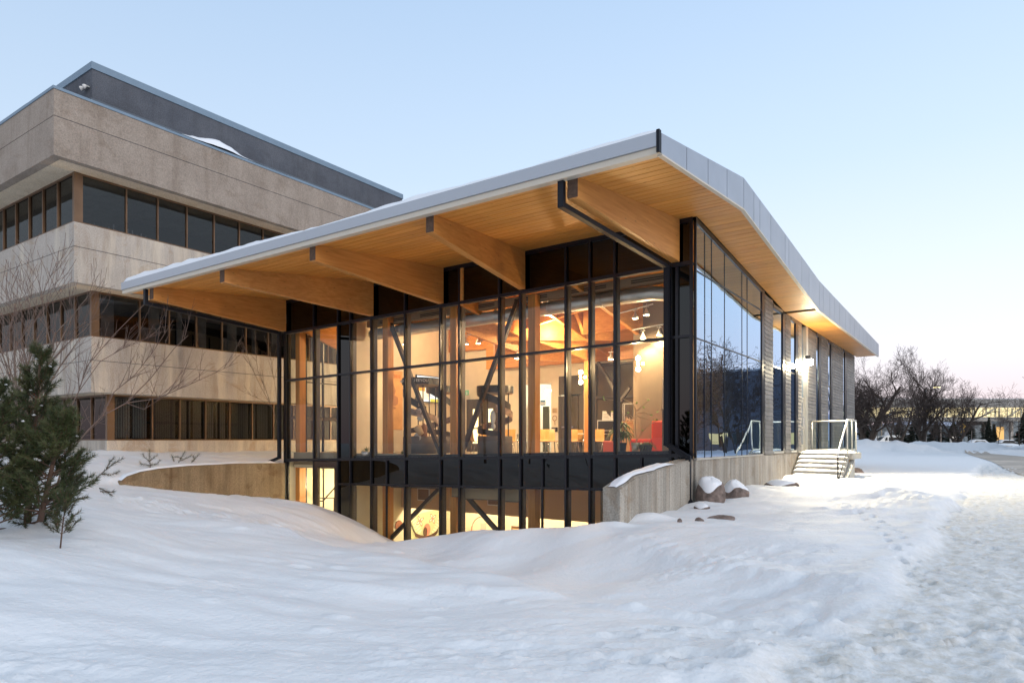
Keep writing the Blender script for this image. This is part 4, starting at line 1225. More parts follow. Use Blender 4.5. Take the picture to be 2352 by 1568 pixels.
# ------------------------------------------------------------------ furniture of the cafe
M['ply'] = wood('chair_ply', (.62, .33, .09), (.76, .45, .15), 'Z', .35, False, .05)
def make_chair():
    t = thing("cafe_chair", "", "chair", (0, 0, FLOOR), 0, "plywood chairs around the cafe tables")
    # local frame: faces -Y, back at +Y
    b = MB(); b.prism([(-.19, -.2, .45), (.19, -.2, .45), (.20, .17, .43), (-.20, .17, .43)], (0, 0, .014)); b.build("seat", M['ply'], t, False, True)
    b = MB()
    prof = [(.16, .44), (.205, .52), (.225, .66), (.25, .80), (.285, .90)]
    for (y0, z0), (y1, z1) in zip(prof[:-1], prof[1:]):
        w0 = .19 if z0 > .5 else .17; w1 = .195
        b.hexa([(-w0, y0, z0), (w0, y0, z0), (w0, y0 + .014, z0), (-w0, y0 + .014, z0), (-w1, y1, z1), (w1, y1, z1), (w1, y1 + .014, z1), (-w1, y1 + .014, z1)])
    b.build("backrest", M['ply'], t, False, True)
    for sx_ in (-1, 1):
        for sy_ in (-1, 1):
            b = MB(); b.tube([(sx_ * .06, sy_ * .05, .44), (sx_ * .15, sy_ * .15, .43), (sx_ * .20, sy_ * .22, .0)], .011, 6); b.build("leg", M['chrome'], t, True, True)
    return t
chairs = [(1097, 25.2, 2.2, "plywood chair left of the round stair-shaped display, near the double door"),
    (1113, 26.2, .4, "plywood chair just behind the round stair-shaped display"),
    (1170, 24.6, .1, "plywood chair with its back to the window, left of the first inner post"),
    (1184, 26.0, -1.2, "plywood chair seen edge-on, left of the first inner post"),
    (1234, 26.0, 1.3, "plywood chair half hidden by the timber post, right of it"),
    (1249, 24.7, .15, "plywood chair seen from behind in the middle of the window"),
    (1268, 25.0, .5, "plywood chair turned to the right beside the wash-room corridor"),
    (1317, 24.8, .3, "plywood chair left of the narrow timber post, nearer of the pair"),
    (1332, 26.2, 3.0, "plywood chair facing the window, right behind the narrow post's table"),
    (1375, 24.6, .05, "plywood chair square to the window, left of the microwave"),
    (1391, 25.3, -1.3, "plywood chair seen edge-on below the microwave")]
proto = make_chair()
for i, (x, D, rz, lab) in enumerate(chairs):
    c = proto if i == 0 else copy_tree(proto)
    p = at(x, 1010, D=D); c.location = (p.x, p.y, FLOOR); c.rotation_euler = (0, 0, rz + .35); c["label"] = lab
def make_table():
    t = thing("cafe_table", "", "table", (0, 0, FLOOR), 0, "round cafe tables")
    b = MB(); b.lathe((0, 0, .72), [(.42, 0), (.44, .012), (.42, .026)], 24); b.build("tabletop", M['white'], t, True, True)
    for k in range(4):
        a = k * math.pi / 2 + .4
        b = MB(); b.tube([(.25 * math.cos(a), .25 * math.sin(a), .72), (.32 * math.cos(a), .32 * math.sin(a), 0)], .016, 6); b.build("leg", M['chrome'], t, True, True)
    return t
proto = make_table()
for i, (x, D, lab) in enumerate([(1135, 25.8, "round table behind the raking steel brace"), (1192, 25.4, "round table partly hidden by the first inner post"),
                                 (1256, 25.8, "round table between the chairs in the middle window"), (1341, 25.4, "round table in front of the narrow timber post"), (1399, 26.0, "round table below the microwave")]):
    c = proto if i == 0 else copy_tree(proto)
    p = at(x, 1010, D=D); c.location = (p.x, p.y, FLOOR); c["label"] = lab
M['red'] = plain('red_vinyl', (.55, .045, .015), .4, var=.05)
M['red2'] = plain('dusty_red_vinyl', (.42, .08, .055), .5, var=.05)
def seatbox(name, label, x0, x1, y0, y1, D, m, back=None):
    a = at(x0, y0, D=D); c = at(x1, y1, D=D)
    w = (c - a).xy.length
    t = thing(name, label, "seat", ((a.x + c.x) / 2, (a.y + c.y) / 2 + .3, FLOOR), .2)
    b = MB(); b.box(-w / 2, w / 2, -.3, .3, .03, a.z - FLOOR); b.build("cushion", m, t, False, True, .04)
    b = MB(); b.box(-w / 2 + .03, w / 2 - .03, -.27, .27, 0, .03); b.build("plinth", M['door'], t, False, True)
seatbox("ottoman", "dusty red round-edged ottoman close to the glass, left of the hanging plant", 1380, 1414, 1012, 1037, 22.6, M['red2'])
seatbox("bench", "bright red padded bench behind the potted plants", 1442, 1492, 1008, 1037, 22.2, M['red'])
seatbox("sofa_back", "tall bright red booth back beside the taupe display plinth", 1492, 1520, 966, 1037, 22.0, M['red'])
def boxthing(name, label, cat, x0, x1, y0, D, m, depth=.45, top=None, part="body"):
    a = at(x0, y0, D=D); c = at(x1, y0, D=D); w = (c - a).xy.length
    t = thing(name, label, cat, ((a.x + c.x) / 2, (a.y + c.y) / 2 + depth / 2, FLOOR), .3)
    h = a.z - FLOOR
    b = MB(); b.box(-w / 2, w / 2, -depth / 2, depth / 2, 0, h - .05); b.build(part, m, t, False, True)
    b = MB(); b.box(-w / 2 - .02, w / 2 + .02, -depth / 2 - .02, depth / 2 + .02, h - .048, h); b.build("top", top or m, t, False, True)
    return t, w, h
M['tan'] = plain('tan_plinth', (.55, .33, .15), .6); M['acr'] = glass('acrylic', (.96, .96, .95), .04, .6)
t1, w, h = boxthing("display_plinth", "tan display plinth carrying a clear case of bones and twigs", "plinth", 1425, 1467, 967, 23.2, M['tan'])
def case(t, w, h, hh, label, dp=.40):
    k = thing("display_case", label, "display case", (t.location.x, t.location.y, FLOOR + h + .002), t.rotation_euler.z)
    g = MB(); g.box(-w / 2 + .02, w / 2 - .02, -dp / 2, dp / 2, .0, hh); g.build("cover", M['acr'], k, False, True)
    e = MB()
    for sx_ in (-1, 1):
        for sy_ in (-1, 1):
            e.box(sx_ * (w / 2 - .02) - .006, sx_ * (w / 2 - .02) + .006, sy_ * dp / 2 - .006, sy_ * dp / 2 + .006, 0, hh)
    for sy_ in (-1, 1): e.box(-w / 2 + .02, w / 2 - .02, sy_ * dp / 2 - .006, sy_ * dp / 2 + .006, hh - .01, hh)
    e.build("edge", M['white'], k, False, True)
    tw = MB()
    for q in range(26):
        p = Vector((random.uniform(-w * .36, w * .36), random.uniform(-.12, .12), random.uniform(.0, .04))); dv = Vector((random.uniform(-.12, .12), random.uniform(-.05, .05), random.uniform(.02, .16)))
        tw.tube([p, p + dv * .6 + Vector((.01, 0, .02)), p + dv], [.012, .008, .004], 4)
    tag(tw.build("exhibit", plain('antler', (.45, .30, .2), .7), k, False, True), kind="stuff")
    return k
case(t1, w, h, .62, "clear case with antlers and twigs on the tan plinth")
t2, w, h = boxthing("display_plinth", "taupe display plinth beside the dark corner post", "plinth", 1516, 1545, 939, 20.4, M['brownw'])
case(t2, w, h, .95, "tall clear case on the taupe plinth at the corner")
t3, w, h = boxthing("counter", "dark counter with a microwave on it behind the chairs", "counter", 1372, 1424, 990, 25.9, M['door'], .5)
a = at(1393, 990, D=25.5)
mw = thing("microwave", "silver and black microwave standing on the counter", "microwave", (a.x, a.y + .2, FLOOR + h + .002), .3)
b = MB(); b.box(-.42, .42, -.2, .2, 0, .42); b.build("housing", M['alum'], mw, False, True)
b = MB(); b.box(-.38, .24, -.212, -.2, .04, .38); b.build("door", M['slot'], mw, False, True)
b = MB(); b.box(.26, .39, -.212, -.2, .04, .38); b.build("control_panel", M['door'], mw, False, True)
for k, (dx, cc, lb) in enumerate([(-.16, (.75, .72, .62), "open white leaflet standing on the microwave, left one"), (.2, (.45, .55, .15), "white leaflet with a green header standing on the microwave")]):
    l = thing("leaflet", lb, "leaflet", (a.x + dx + .1, a.y + .1, FLOOR + h + .425), .3)
    b = MB(); b.hexa([(-.16, 0, 0), (.16, 0, 0), (.16, .01, 0), (-.16, .01, 0), (-.16, .10, .34), (.16, .10, .34), (.16, .11, .34), (-.16, .11, .34)]); b.build("sheet", M['white'], l, False, True)
    b = MB(); b.hexa([(-.16, .078, .30), (.16, .078, .30), (.16, .088, .30), (-.16, .088, .30), (-.16, .093, .35), (.16, .093, .35), (.16, .103, .35), (-.16, .103, .35)]); b.build("header", plain('hdr%d' % k, cc, .6), l, False, True)
    for q in range(4):
        z = .06 + q * .055; y = z * .294 - .006
        b = MB(); b.box(-.12, .12 - .04 * (q % 2), y - .004, y, z, z + .012); b.build("text_line", M['ductbox'], l, False, True)

# television and the poster on the side wall, its far edge nearer the back
def xp(x, y): return at(x, y, X=XT)
a, c = xp(955, 861), xp(1036, 925)
tv = thing("television", "wide lit screen on the side wall behind the display stands", "television", (XT + .05, (a.y + c.y) / 2, 2.2))
z1, z0 = 2.76, 1.62; ya, yb = 3.72, 5.62
b = MB(); b.box(XT + .02, XT + .08, ya, yb, z0, z1); b.build("housing", M['slot'], tv)
def scr(n, u0, u1, v0, v1, col, es, lay):
    b = MB(); x = XT + .081 + .002 * lay
    W = yb - ya - .06; H = z1 - z0 - .06
    b.box(x - .001, x, ya + .03 + u0 * W, ya + .03 + u1 * W, z0 + .03 + v0 * H, z0 + .03 + v1 * H)
    return b.build(n, plain('scr_%s%d' % (n, lay), tuple(v * .3 for v in col), .4, emit=col, es=es), tv)
scr("screen", 0, 1, 0, 1, (.75, .86, .95), 1.0, 0)
scr("screen_band", .0, .28, .40, .86, (1, .38, .06), 1.0, 1)
scr("screen_band", .0, .42, .06, .40, (1, .90, .62), 1.0, 1)
scr("screen_photo", .55, .78, .62, .98, (.45, .62, .78), .8, 1)
scr("screen_photo", .5, .68, .48, .64, (.65, .38, .28), .7, 2)
scr("screen_photo", .45, .95, .0, .12, (.75, .62, .08), .9, 2)
for k in range(5):
    scr("screen_text", .33, .33 + .18 - .03 * (k % 2), .22 + k * .05, .235 + k * .05, (.75, .35, .2), .6, 3)
po = thing("poster", "tall orange timber-toned map poster with the year 2010 on the side wall", "poster", (XT + .02, 2.5, .4))
b = MB(); b.box(XT + .005, XT + .02, 2.08, 2.95, .42, 2.82); b.build("sheet", plain('poster_wood', (.72, .40, .15), .6, var=.12, scale=3), po)
blot = plain('poster_map', (.45, .22, .10), .6)
for (yy, zz, r1, r2, n_) in [(2.35, 2.0, .22, .45, 9), (2.5, 1.6, .26, .22, 8), (2.45, 1.3, .14, .06, 7), (2.3, .75, .2, .10, 6)]:
    b = MB(); rr_ = [random.uniform(.65, 1.1) for _ in range(n_)]
    b.poly([(XT + .023, yy + r1 * rr_[k] * math.cos(2 * math.pi * k / n_), zz + r2 * rr_[k] * math.sin(2 * math.pi * k / n_)) for k in range(n_)]); b.build("map_patch", blot, po)

def text3d(body, name, size, m, loc, rot, parent, ext=.004):
    cu = bpy.data.curves.new(name, 'FONT'); cu.body = body; cu.size = size; cu.extrude = ext; cu.align_x = 'CENTER'; cu.align_y = 'CENTER'
    o = bpy.data.objects.new(name, cu); COL.objects.link(o)
    dg = bpy.context.evaluated_depsgraph_get()
    me = bpy.data.meshes.new_from_object(o.evaluated_get(dg))
    bpy.data.objects.remove(o); me.materials.clear(); me.materials.append(m)
    q = bpy.data.objects.new(name, me); COL.objects.link(q)
    mat_ = Matrix.Translation(Vector(loc)) @ rot.to_matrix().to_4x4()
    if parent is not None:
        q.parent = parent
        mat_ = worldm(parent).inverted() @ mat_
    q.matrix_basis = mat_
    return q
from mathutils import Euler
text3d("2010", "lettering", .20, plain('orange_ink', (.65, .16, .03), .6), (XT + .026, 2.62, 2.58), Euler((math.pi / 2, 0, math.pi / 2)), po)

# display towers: drum base, ring with names, a spiralling ribbon and hanging pieces
ribm = plain('ribbon_black', (.022, .02, .018), .35); ribp = plain('ribbon_print', (.28, .20, .16), .4, var=.7, scale=5)
def ribbon(c, r0, r1, a0, a1, z0, z1, hgt, n=22, th=.012):
    b = MB()
    for k in range(n):
        P = []
        for kk in (k, k + 1):
            u = kk / n; a = a0 + (a1 - a0) * u; r = r0 + (r1 - r0) * u; z = z0 + (z1 - z0) * u
            for rr_ in (r, r + th):
                P.append((c[0] + rr_ * math.cos(a), c[1] + rr_ * math.sin(a), z))
        q0, q1, q2, q3 = P[0], P[1], P[3], P[2]
        up = lambda p: (p[0], p[1], p[2] + hgt)
        b.hexa([q0, q1, q2, q3, up(q0), up(q1), up(q2), up(q3)])
    return b
def tower(x, D, label, names, r=.72, top=2.05, spin=0.0, small=False):
    p = at(x, 1010, D=D); c = (p.x, p.y)
    t = thing("display_tower", label, "display stand", (p.x, p.y, FLOOR), 0, "spiral display towers")
    b = MB(); b.lathe((p.x, p.y, FLOOR), [(r * .98, 0), (r * .98, .62), (r * .95, .64)], 28); b.build("drum_base", plain('drum_grey', (.10, .09, .085), .5), t, True)
    b = ribbon(c, r, r, 0, 2 * math.pi, top, top, .24, 32, .02); ring = b.build("name_ring", ribm, t)
    b = MB(); b.lathe((p.x, p.y, top - .03), [(r - .02, 0), (r - .02, .028)], 28); b.build("ring_lid", M['ductbox'], t)
    for k in range(4):
        a = spin + k * math.pi / 2 + .5
        b = MB(); q = (p.x + (r - .1) * math.cos(a), p.y + (r - .1) * math.sin(a)); b.tube([(q[0], q[1], FLOOR + .6), (q[0], q[1], top)], .022, 6); b.build("pole", ribm, t)
    b = ribbon(c, r, r * .9, spin + 2.6, spin + 5.4, top - .05, .95, .26); b.build("ribbon", ribm, t)
    b = ribbon(c, r * .95, r, spin + 4.2, spin + 8.2, .95, .30, .24); b.build("ribbon", ribp, t)
    b = ribbon(c, r, r * .9, spin + 8.2, spin + 10.6, .30, .10, .2); b.build("ribbon", ribm, t)
    for i, nm in enumerate(names):
        a = -math.pi / 2 - .10 + (i - (len(names) - 1) / 2) * .62
        loc = (p.x + (r + .03) * math.cos(a), p.y + (r + .03) * math.sin(a), top + .12)
        text3d(nm, "lettering", .145, M['white'], loc, Euler((math.pi / 2, 0, a + math.pi / 2)), ring, .003)
    return t, p
t, p = tower(966, 24.7, "left spiral display tower with tribe names around its black ring", ["NAIS", "NASKAPI", "INNU", "EEYOU"], .66, 2.02, .4)
disc = plain('disc_wood', (.62, .43, .25), .6); pale = plain('disc_pale', (.62, .56, .5), .6)
for (dx, y, r, m) in [(-6, 922, .17, disc), (-5, 944, .12, pale), (-1, 959, .13, pale), (-7, 1003, .15, pale)]:
    q = at(966 + dx, y, D=24.1)
    b = MB(); b.lathe((0, 0, 0), [(r, -.01), (r, .01)], 18); o = b.build("hanging_disc", m, None, True); o.matrix_basis = worldm(t).inverted() @ (Matrix.Translation(q) @ Euler((math.pi / 2, 0, .2)).to_matrix().to_4x4()); o.parent = t
q = at(974, 998, D=24.2)
sn = MB(); sn.lathe((0, 0, 0), [(.02, -.45), (.11, -.35), (.15, 0), (.12, .3), (.05, .42)], 12); o = sn.build("snowshoe_form", plain('leather', (.45, .22, .11), .5, var=.2), None, True)
o.matrix_basis = worldm(t).inverted() @ (Matrix.Translation(q) @ Euler((.2, .18, 0)).to_matrix().to_4x4() @ Matrix.Diagonal((1, .5, 1, 1))); o.parent = t
q = at(963, 988, D=24.0); b = MB(); b.lathe((0, 0, 0), [(.10, -.16), (.14, .12), (.15, .15)], 12); o = b.build("bark_basket", disc, None, True)
o.matrix_basis = worldm(t).inverted() @ (Matrix.Translation(q) @ Euler((.1, -.6, 0)).to_matrix().to_4x4()); o.parent = t
tower(1012, 26.2, "middle spiral display tower half hidden by the timber post", [], .55, 1.85, 2.0)
t, p = tower(1137, 23.2, "right spiral display tower with a printed ribbon beside the raking brace", [], .62, 1.62, 1.2)
for (dx, y, rx, rz) in [(-2, 958, .10, .24), (-1, 979, .08, .11)]:
    q = at(1134 + dx, y, D=22.7); b = MB(); b.lathe((0, 0, 0), [(.1, -.008), (.1, .008)], 18); o = b.build("hanging_disc", M['white'], None, True)
    o.matrix_basis = worldm(t).inverted() @ (Matrix.Translation(q) @ Euler((math.pi / 2, 0, .3)).to_matrix().to_4x4() @ Matrix.Diagonal((rx / .1, rz / .1, 1, 1))); o.parent = t

# small signs
def plate(name, label, x0, x1, y0, y1, m, Y=YB - .03, deco=None):
    a = at(x0, y0, Y=Y); c = at(x1, y1, Y=Y)
    t = thing(name, label, "sign", ((a.x + c.x) / 2, Y, c.z))
    b = MB(); b.box(a.x, c.x, Y - .015, Y, c.z, a.z); b.build("plate", m, t)
    return t, a, c
def figure(t, x, z, s, Y, m, skirt=False):
    b = MB(); b.box(x - .16 * s, x + .16 * s, Y - .022, Y - .016, z, z + .55 * s); b.poly(ell(x, z + .75 * s, .14 * s, .14 * s, 0, Y - .022, 8))
    if skirt: b.poly([(x - .3 * s, Y - .0225, z + .1 * s), (x + .3 * s, Y - .0225, z + .1 * s), (x, Y - .0225, z + .5 * s)])
    b.build("pictogram", m, t)
t, a, c = plate("washroom_sign", "blue wash-room sign with white figures beside the corridor", 1242, 1253, 919, 930, plain('sign_blue', (.04, .16, .32), .5))
for k, sk in enumerate((False, True, False)): figure(t, a.x + .05 + k * (c.x - a.x - .1) / 2, c.z + .04, .12, YB - .03, M['white'], sk)
t, a, c = plate("exit_sign", "green and white running-man exit sign above the double door", 1069, 1077, 896, 907, plain('sign_green', (.10, .30, .16), .5, emit=(.2, .5, .3), es=.3), YB - .25)
figure(t, (a.x + c.x) / 2, c.z + .03, .15, YB - .25, M['white'])
t, a, c = plate("notice", "white framed notice sheet on the wall left of the corridor", 1163, 1172, 933, 965, M['white'])
for k in range(6):
    b = MB(); b.box(a.x + .04, c.x - .04, YB - .052, YB - .046, a.z - .09 - k * .08, a.z - .075 - k * .08); b.build("text_line", M['ductbox'], t)
t, a, c = plate("room_sign", "small tan sign with three lines of text right of the corridor", 1269, 1280, 937, 948, plain('sign_tan', (.55, .38, .22), .6))
for k in range(3):
    b = MB(); b.box(a.x + .03, c.x - .06, YB - .052, YB - .046, a.z - .06 - k * .05, a.z - .045 - k * .05); b.build("text_line", M['door'], t)
t, a, c = plate("wall_board", "black board with small pale lettering under the ring ornament", 1267, 1281, 981, 991, M['slot'])
for k in range(2):
    b = MB(); b.box(a.x + .04, c.x - .1, YB - .052, YB - .046, a.z - .07 - k * .06, a.z - .05 - k * .06); b.build("text_line", M['white'], t)
q = at(1274, 960, Y=YB - .06); b = MB(); b.tube([(q.x + .10 * math.cos(2 * math.pi * k / 16), q.y, q.z + .10 * math.sin(2 * math.pi * k / 16)) for k in range(17)], .014, 5, False)
b.tube([(q.x, q.y, q.z - .1), (q.x + .02, q.y, q.z - .28)], .015, 4)
tag(b.build("ring_ornament", plain('willow', (.3, .14, .07), .7)), "small willow ring ornament hanging on the wall above the black board", "ornament")

# indoor plants
def leafy(base, n, length, droop, wid, up=.6, seed=1):
    R = random.Random(seed); b = MB()
    for k in range(n):
        a = R.uniform(0, 2 * math.pi); el = R.uniform(.2, 1.2) * up; L = length * R.uniform(.6, 1.15)
        dv = Vector((math.cos(a) * math.cos(el), math.sin(a) * math.cos(el), math.sin(el)))
        side = Vector((-math.sin(a), math.cos(a), 0)) * wid
        p = Vector(base); prev = None
        for j in range(5):
            u = j / 4; w_ = (math.sin(math.pi * min(1, u * .85 + .12))) * 1.0
            q = p + dv * L * u + Vector((0, 0, -droop * u * u * L))
            cur = (q - side * w_, q + side * w_)
            if prev: b.poly([prev[0], prev[1], cur[1], cur[0]])
            prev = cur
    return b
greens = [plain('leaf_green', (.07, .14, .025), .45, var=.4, scale=9), plain('leaf_olive', (.13, .17, .045), .45, var=.4, scale=9)]
def pot(name, label, x, ytop, ybot, D, w, m, plantname="potted_plant"):
    a = at(x, ytop, D=D); c = at(x, ybot, D=D)
    t = thing("potted_plant", label, "plant", (a.x, a.y, c.z))
    h = a.z - c.z
    b = MB(); b.lathe((a.x, a.y, c.z), [(w * .75, 0), (w, h), (w * .93, h), (w * .9, h - .03)], 14); b.build("pot", m, t, True)
    return t, a
t, a = pot("pot", "drooping dark green dracaena in a black pot close to the glass", 1427, 1016, 1040, 20.6, .17, M['slot'])
b = MB()
for k in range(5):
    top_ = Vector((a.x + random.uniform(-.15, .15), a.y + random.uniform(-.1, .1), a.z + .35 + .12 * k)); 
    b.tube([(a.x, a.y, a.z - .05), top_], .012, 5)
b.build("stem", M['ductbox'], t)
for k in range(7):
    q = (a.x + random.uniform(-.22, .22), a.y + random.uniform(-.15, .15), a.z + random.uniform(.15, .62))
    tag(leafy(q, 26, .46, 1.0, .024, 1.0, 30 + k).build("foliage", greens[k % 2], t), kind="stuff")
t, a = pot("pot", "spider plant in a square black planter at the right end of the sill", 1483, 1021, 1041, 20.0, .21, M['slot'])
for k in range(3): tag(leafy((a.x + (k - 1) * .13, a.y, a.z), 34, .34, .9, .010, 1.0, 50 + k).build("foliage", greens[1], t), kind="stuff")
t, a = pot("pot", "tall bare-branched jade plant in a grey pot, left of the spider plant", 1460, 1016, 1041, 20.3, .14, M['ducts'])
stem = MB(); br = [((1462, 1016), (1459, 985), (1460, 940), (1452, 925), (1428, 915)), ((1460, 945), (1478, 930), (1489, 921)), ((1461, 950), (1480, 947), (1496, 955), (1510, 947)), ((1461, 955), (1485, 962), (1503, 966)), ((1463, 1012), (1476, 990), (1492, 975), (1508, 966)), ((1459, 965), (1450, 955), (1442, 950)), ((1428, 915), (1412, 918), (1396, 917), (1386, 914))]
for line in br: stem.tube([at(x, y, D=20.3) for x, y in line], [.011] * (len(line) - 1) + [.005], 5)
stem.build("stem", plain('jade_stem', (.35, .25, .15), .7), t)
fo = MB()
for (x, y) in [(1489, 920), (1510, 947), (1386, 914), (1462, 927), (1478, 938), (1503, 966), (1508, 966), (1442, 950), (1496, 955), (1476, 990), (1434, 985), (1388, 920)]:
    q = at(x, y, D=20.3); fb_ = leafy(q, 8, .11, .4, .022, 1.2, int(x)); n = len(fo.v); fo.v += fb_.v; fo.f += [tuple(i + n for i in f) for f in fb_.f]
tag(fo.build("foliage", plain('jade_leaf', (.20, .33, .06), .4), t), kind="stuff")
t, a = pot("pot", "spider plant in a pale bowl at the left end of the sill", 842, 1036, 1047, 24.7, .20, M['ducts'])
tag(leafy((a.x, a.y, a.z), 40, .42, .6, .012, 1.2, 70).build("foliage", greens[0], t), kind="stuff")
t, a = pot("pot", "small dark spiky plant in a bowl below the poster", 924, 1043, 1049, 23.9, .16, M['ductbox'])
tag(leafy((a.x, a.y, a.z), 60, .15, .1, .008, 1.5, 71).build("foliage", greens[0], t), kind="stuff")

# ------------------------------------------------------------------ the older concrete building
ob = thing("office_building", "three-storey brown concrete office building with overhanging bands and ribbon windows", "building", (-30, 10, -.6))
XE = -70.0; YF = 46.0
LV = [  # corner x, corner y, z bottom, z top, material of the band
    (-19.98, -7.24, 9.80, 12.07, 'bconc_top', 11.15),
    (-21.00, -6.20, 5.77, 7.97, 'bconc', 7.08),
    (-22.04, -5.18, 1.855, 4.01, 'bconc', 3.09)]
def band(cx, cy, z0, z1, m, zj):
    """two cast courses with a recessed joint, on both faces"""
    for (a, c) in ((z0, zj - .012), (zj + .012, z1)):
        y = cy
        b = MB(); b.box(cx - .3, cx, cy, YF, a, c); b.build("concrete_course", M[m], ob)
        b = MB(); b.box(XE, cx - .302, cy, cy + .3, a, c); b.build("concrete_course", M[m], ob)
    b = MB(); b.box(XE, cx - .02, cy + .02, YF, zj - .02, zj + .02); b.build("joint", M['pent'], ob)
for i, (cx_, cy_, z0, z1, m, zj) in enumerate(LV):
    band(cx_, cy_, z0, z1, m, zj)
    b = MB(); b.box(XE, cx_ - .31, cy_ + .31, YF, z0 + .01, z0 + .2); b.build("soffit", M['sofc'], ob)
# core
b = MB(); b.box(XE, -25.0, -2.2, YF, -1.5, 11.9); b.build("core", plain('office_dark', (.018, .018, .02), .8), ob)
b = MB(); b.box(-23.07 - .3, -23.07, -4.15, YF, -1.6, -.02); b.build("foundation", M['bconc'], ob)
b = MB(); b.box(XE, -23.38, -4.15, -3.85, -1.6, -.02); b.build("foundation", M['bconc'], ob)
# window rows: (corner x, corner y, z0, z1)
blindm = plain('vertical_blind', (.42, .41, .39), .8, rnd=.3)
intm = plain('office_inside', (.30, .30, .31), .8, var=.2)
R_ = random.Random(4)
for row, (cx_, cy_, z0, z1) in enumerate([(-21.00, -6.20, 7.97, 9.80), (-22.04, -5.18, 4.01, 5.77), (-23.07, -4.15, -.02, 1.855)]):
    # corner post
    b = MB(); b.box(cx_ - .16, cx_ - .01, cy_ + .01, cy_ + .30, z0, z1); b.build("corner_post", M['bronze'], ob)
    b = MB(); b.box(cx_ - .14, cx_ - .02, cy_ + .301, YF, z0, z0 + .05); b.box(cx_ - .14, cx_ - .02, cy_ + .301, YF, z1 - .06, z1 + .005); b.build("window_rail", M['bronze'], ob)
    b = MB(); b.box(XE, cx_ - .161, cy_ + .02, cy_ + .14, z0, z0 + .05); b.box(XE, cx_ - .161, cy_ + .02, cy_ + .14, z1 - .06, z1 + .005); b.build("window_rail", M['bronze'], ob)
    ys = [cy_ + .30, cy_ + 1.85]
    while ys[-1] < 27: ys.append(ys[-1] + 1.21)
    for i, (a, c) in enumerate(zip(ys[:-1], ys[1:])):
        w = thing("window", None, None, (cx_ - .1, a, z0)); w.parent = ob; w.matrix_basis = worldm(ob).inverted() @ w.matrix_basis
        b = MB(); b.box(cx_ - .15, cx_ - .015, c - .022, c + .022, z0 + .05, z1 - .06); b.build("mullion", M['bronze'], w)
        b = MB(); b.box(cx_ - .095, cx_ - .085, a + .03, c - .03, z0 + .05, z1 - .06); b.build("pane", M['pane_c'], w)
        if row == 2:
            sl = MB(); y = a + .05
            while y < c - .06:
                sl.hexa([(cx_ - .30, y, z0 + .1), (cx_ - .28, y + .07, z0 + .1), (cx_ - .285, y + .075, z0 + .1), (cx_ - .305, y + .005, z0 + .1),
                         (cx_ - .30, y, z1 - .1), (cx_ - .28, y + .07, z1 - .1), (cx_ - .285, y + .075, z1 - .1), (cx_ - .305, y + .005, z1 - .1)])
                y += .10 if R_.random() > .06 else .2
            tag(sl.build("vertical_blind", blindm, w), kind="stuff")
        elif row == 1:
            b = MB(); u = R_.uniform(.1, .6); b.box(cx_ - .40, cx_ - .34, a + u, a + u + R_.uniform(.15, .5), z0, z1); b.build("curtain", intm, w)
            if i % 3 == 1:
                b = MB(); b.box(cx_ - .5, cx_ - .45, a + .2, c - .2, z0 + .1, z0 + .7); b.build("shelf", blindm, w)
        else:
            if i in (0, 1):
                b = MB()
                for q in range(7):
                    y = a + .15 + q * .17; h = R_.uniform(.05, .28); b.box(cx_ - .3, cx_ - .27, y, y + .04, z0 + .05, z0 + .06 + h)
                tag(b.build("sill_clutter", intm, w), kind="stuff")
    xs = [cx_ - .16]
    while xs[-1] > cx_ - 17: xs.append(xs[-1] - 1.32)
    for a, c in zip(xs[:-1], xs[1:]):
        w = thing("window", None, None, (a, cy_, z0)); w.parent = ob; w.matrix_basis = worldm(ob).inverted() @ w.matrix_basis
        b = MB(); b.box(c - .03, c + .03, cy_ + .02, cy_ + .14, z0 + .05, z1 - .06); b.build("mullion", M['bronze'], w)
        b = MB(); b.box(c + .03, a - .03, cy_ + .085, cy_ + .095, z0 + .05, z1 - .06); b.build("pane", M['pane_c'], w)
# roof edge flashing, roof and the upper block
cx_, cy_ = LV[0][0], LV[0][1]
b = MB(); b.box(cx_ - .3, cx_ + .03, cy_ - .03, YF, 12.072, 12.17); b.build("flashing", M['flash'], ob)
b = MB(); b.box(XE, cx_ - .302, cy_ - .03, cy_ + .3, 12.072, 12.17); b.build("flashing", M['flash'], ob)
b = MB(); b.box(XE, cx_ - .31, cy_ + .31, YF, 11.8, 12.0); b.build("roof", M['pent'], ob)
ux, uy = -20.62, -5.75
b = MB(); b.box(-60, ux, uy, 10.4, 12.0, 13.62); b.build("upper_wall", M['pent'], ob)
b = MB(); b.box(-60, ux - 1.1, 10.401, 44, 12.0, 13.5); b.build("upper_wall", M['sofc'], ob)
b = MB(); b.box(-60, ux + .04, uy - .04, 10.44, 13.622, 13.88); b.build("flashing", M['flash'], ob)
b = MB(); b.box(-60, ux - 1.06, 10.441, 44, 13.502, 13.72); b.build("flashing", M['flash'], ob)
b = MB(); b.hexa([(ux - .02, uy - .05, 12.02), (ux + .3, uy - .05, 12.02), (ux + .3, 44, 12.02), (ux - .02, 44, 12.02), (ux + .001, uy - .05, 12.55), (ux + .04, uy - .05, 12.5), (ux + .04, 44, 12.5), (ux + .001, 44, 12.55)]); b.build("cant_strip", plain('cant_slate', (.10, .115, .135), .6), ob)
fl = thing("roof_floodlight", "small white pair of floodlights on the upper block of the office building", "floodlight", (ux - .35, uy - .02, 13.0))
for dx in (-.12, .12):
    b = MB(); b.lathe((dx, -.14, -.03), [(.02, -.08), (.08, .02), (.08, .05)], 10); b.build("head", M['white'], fl, True, True)
b = MB(); b.box(-.2, .2, -.08, 0, -.03, .01); b.build("bracket", M['alum'], fl, False, True)
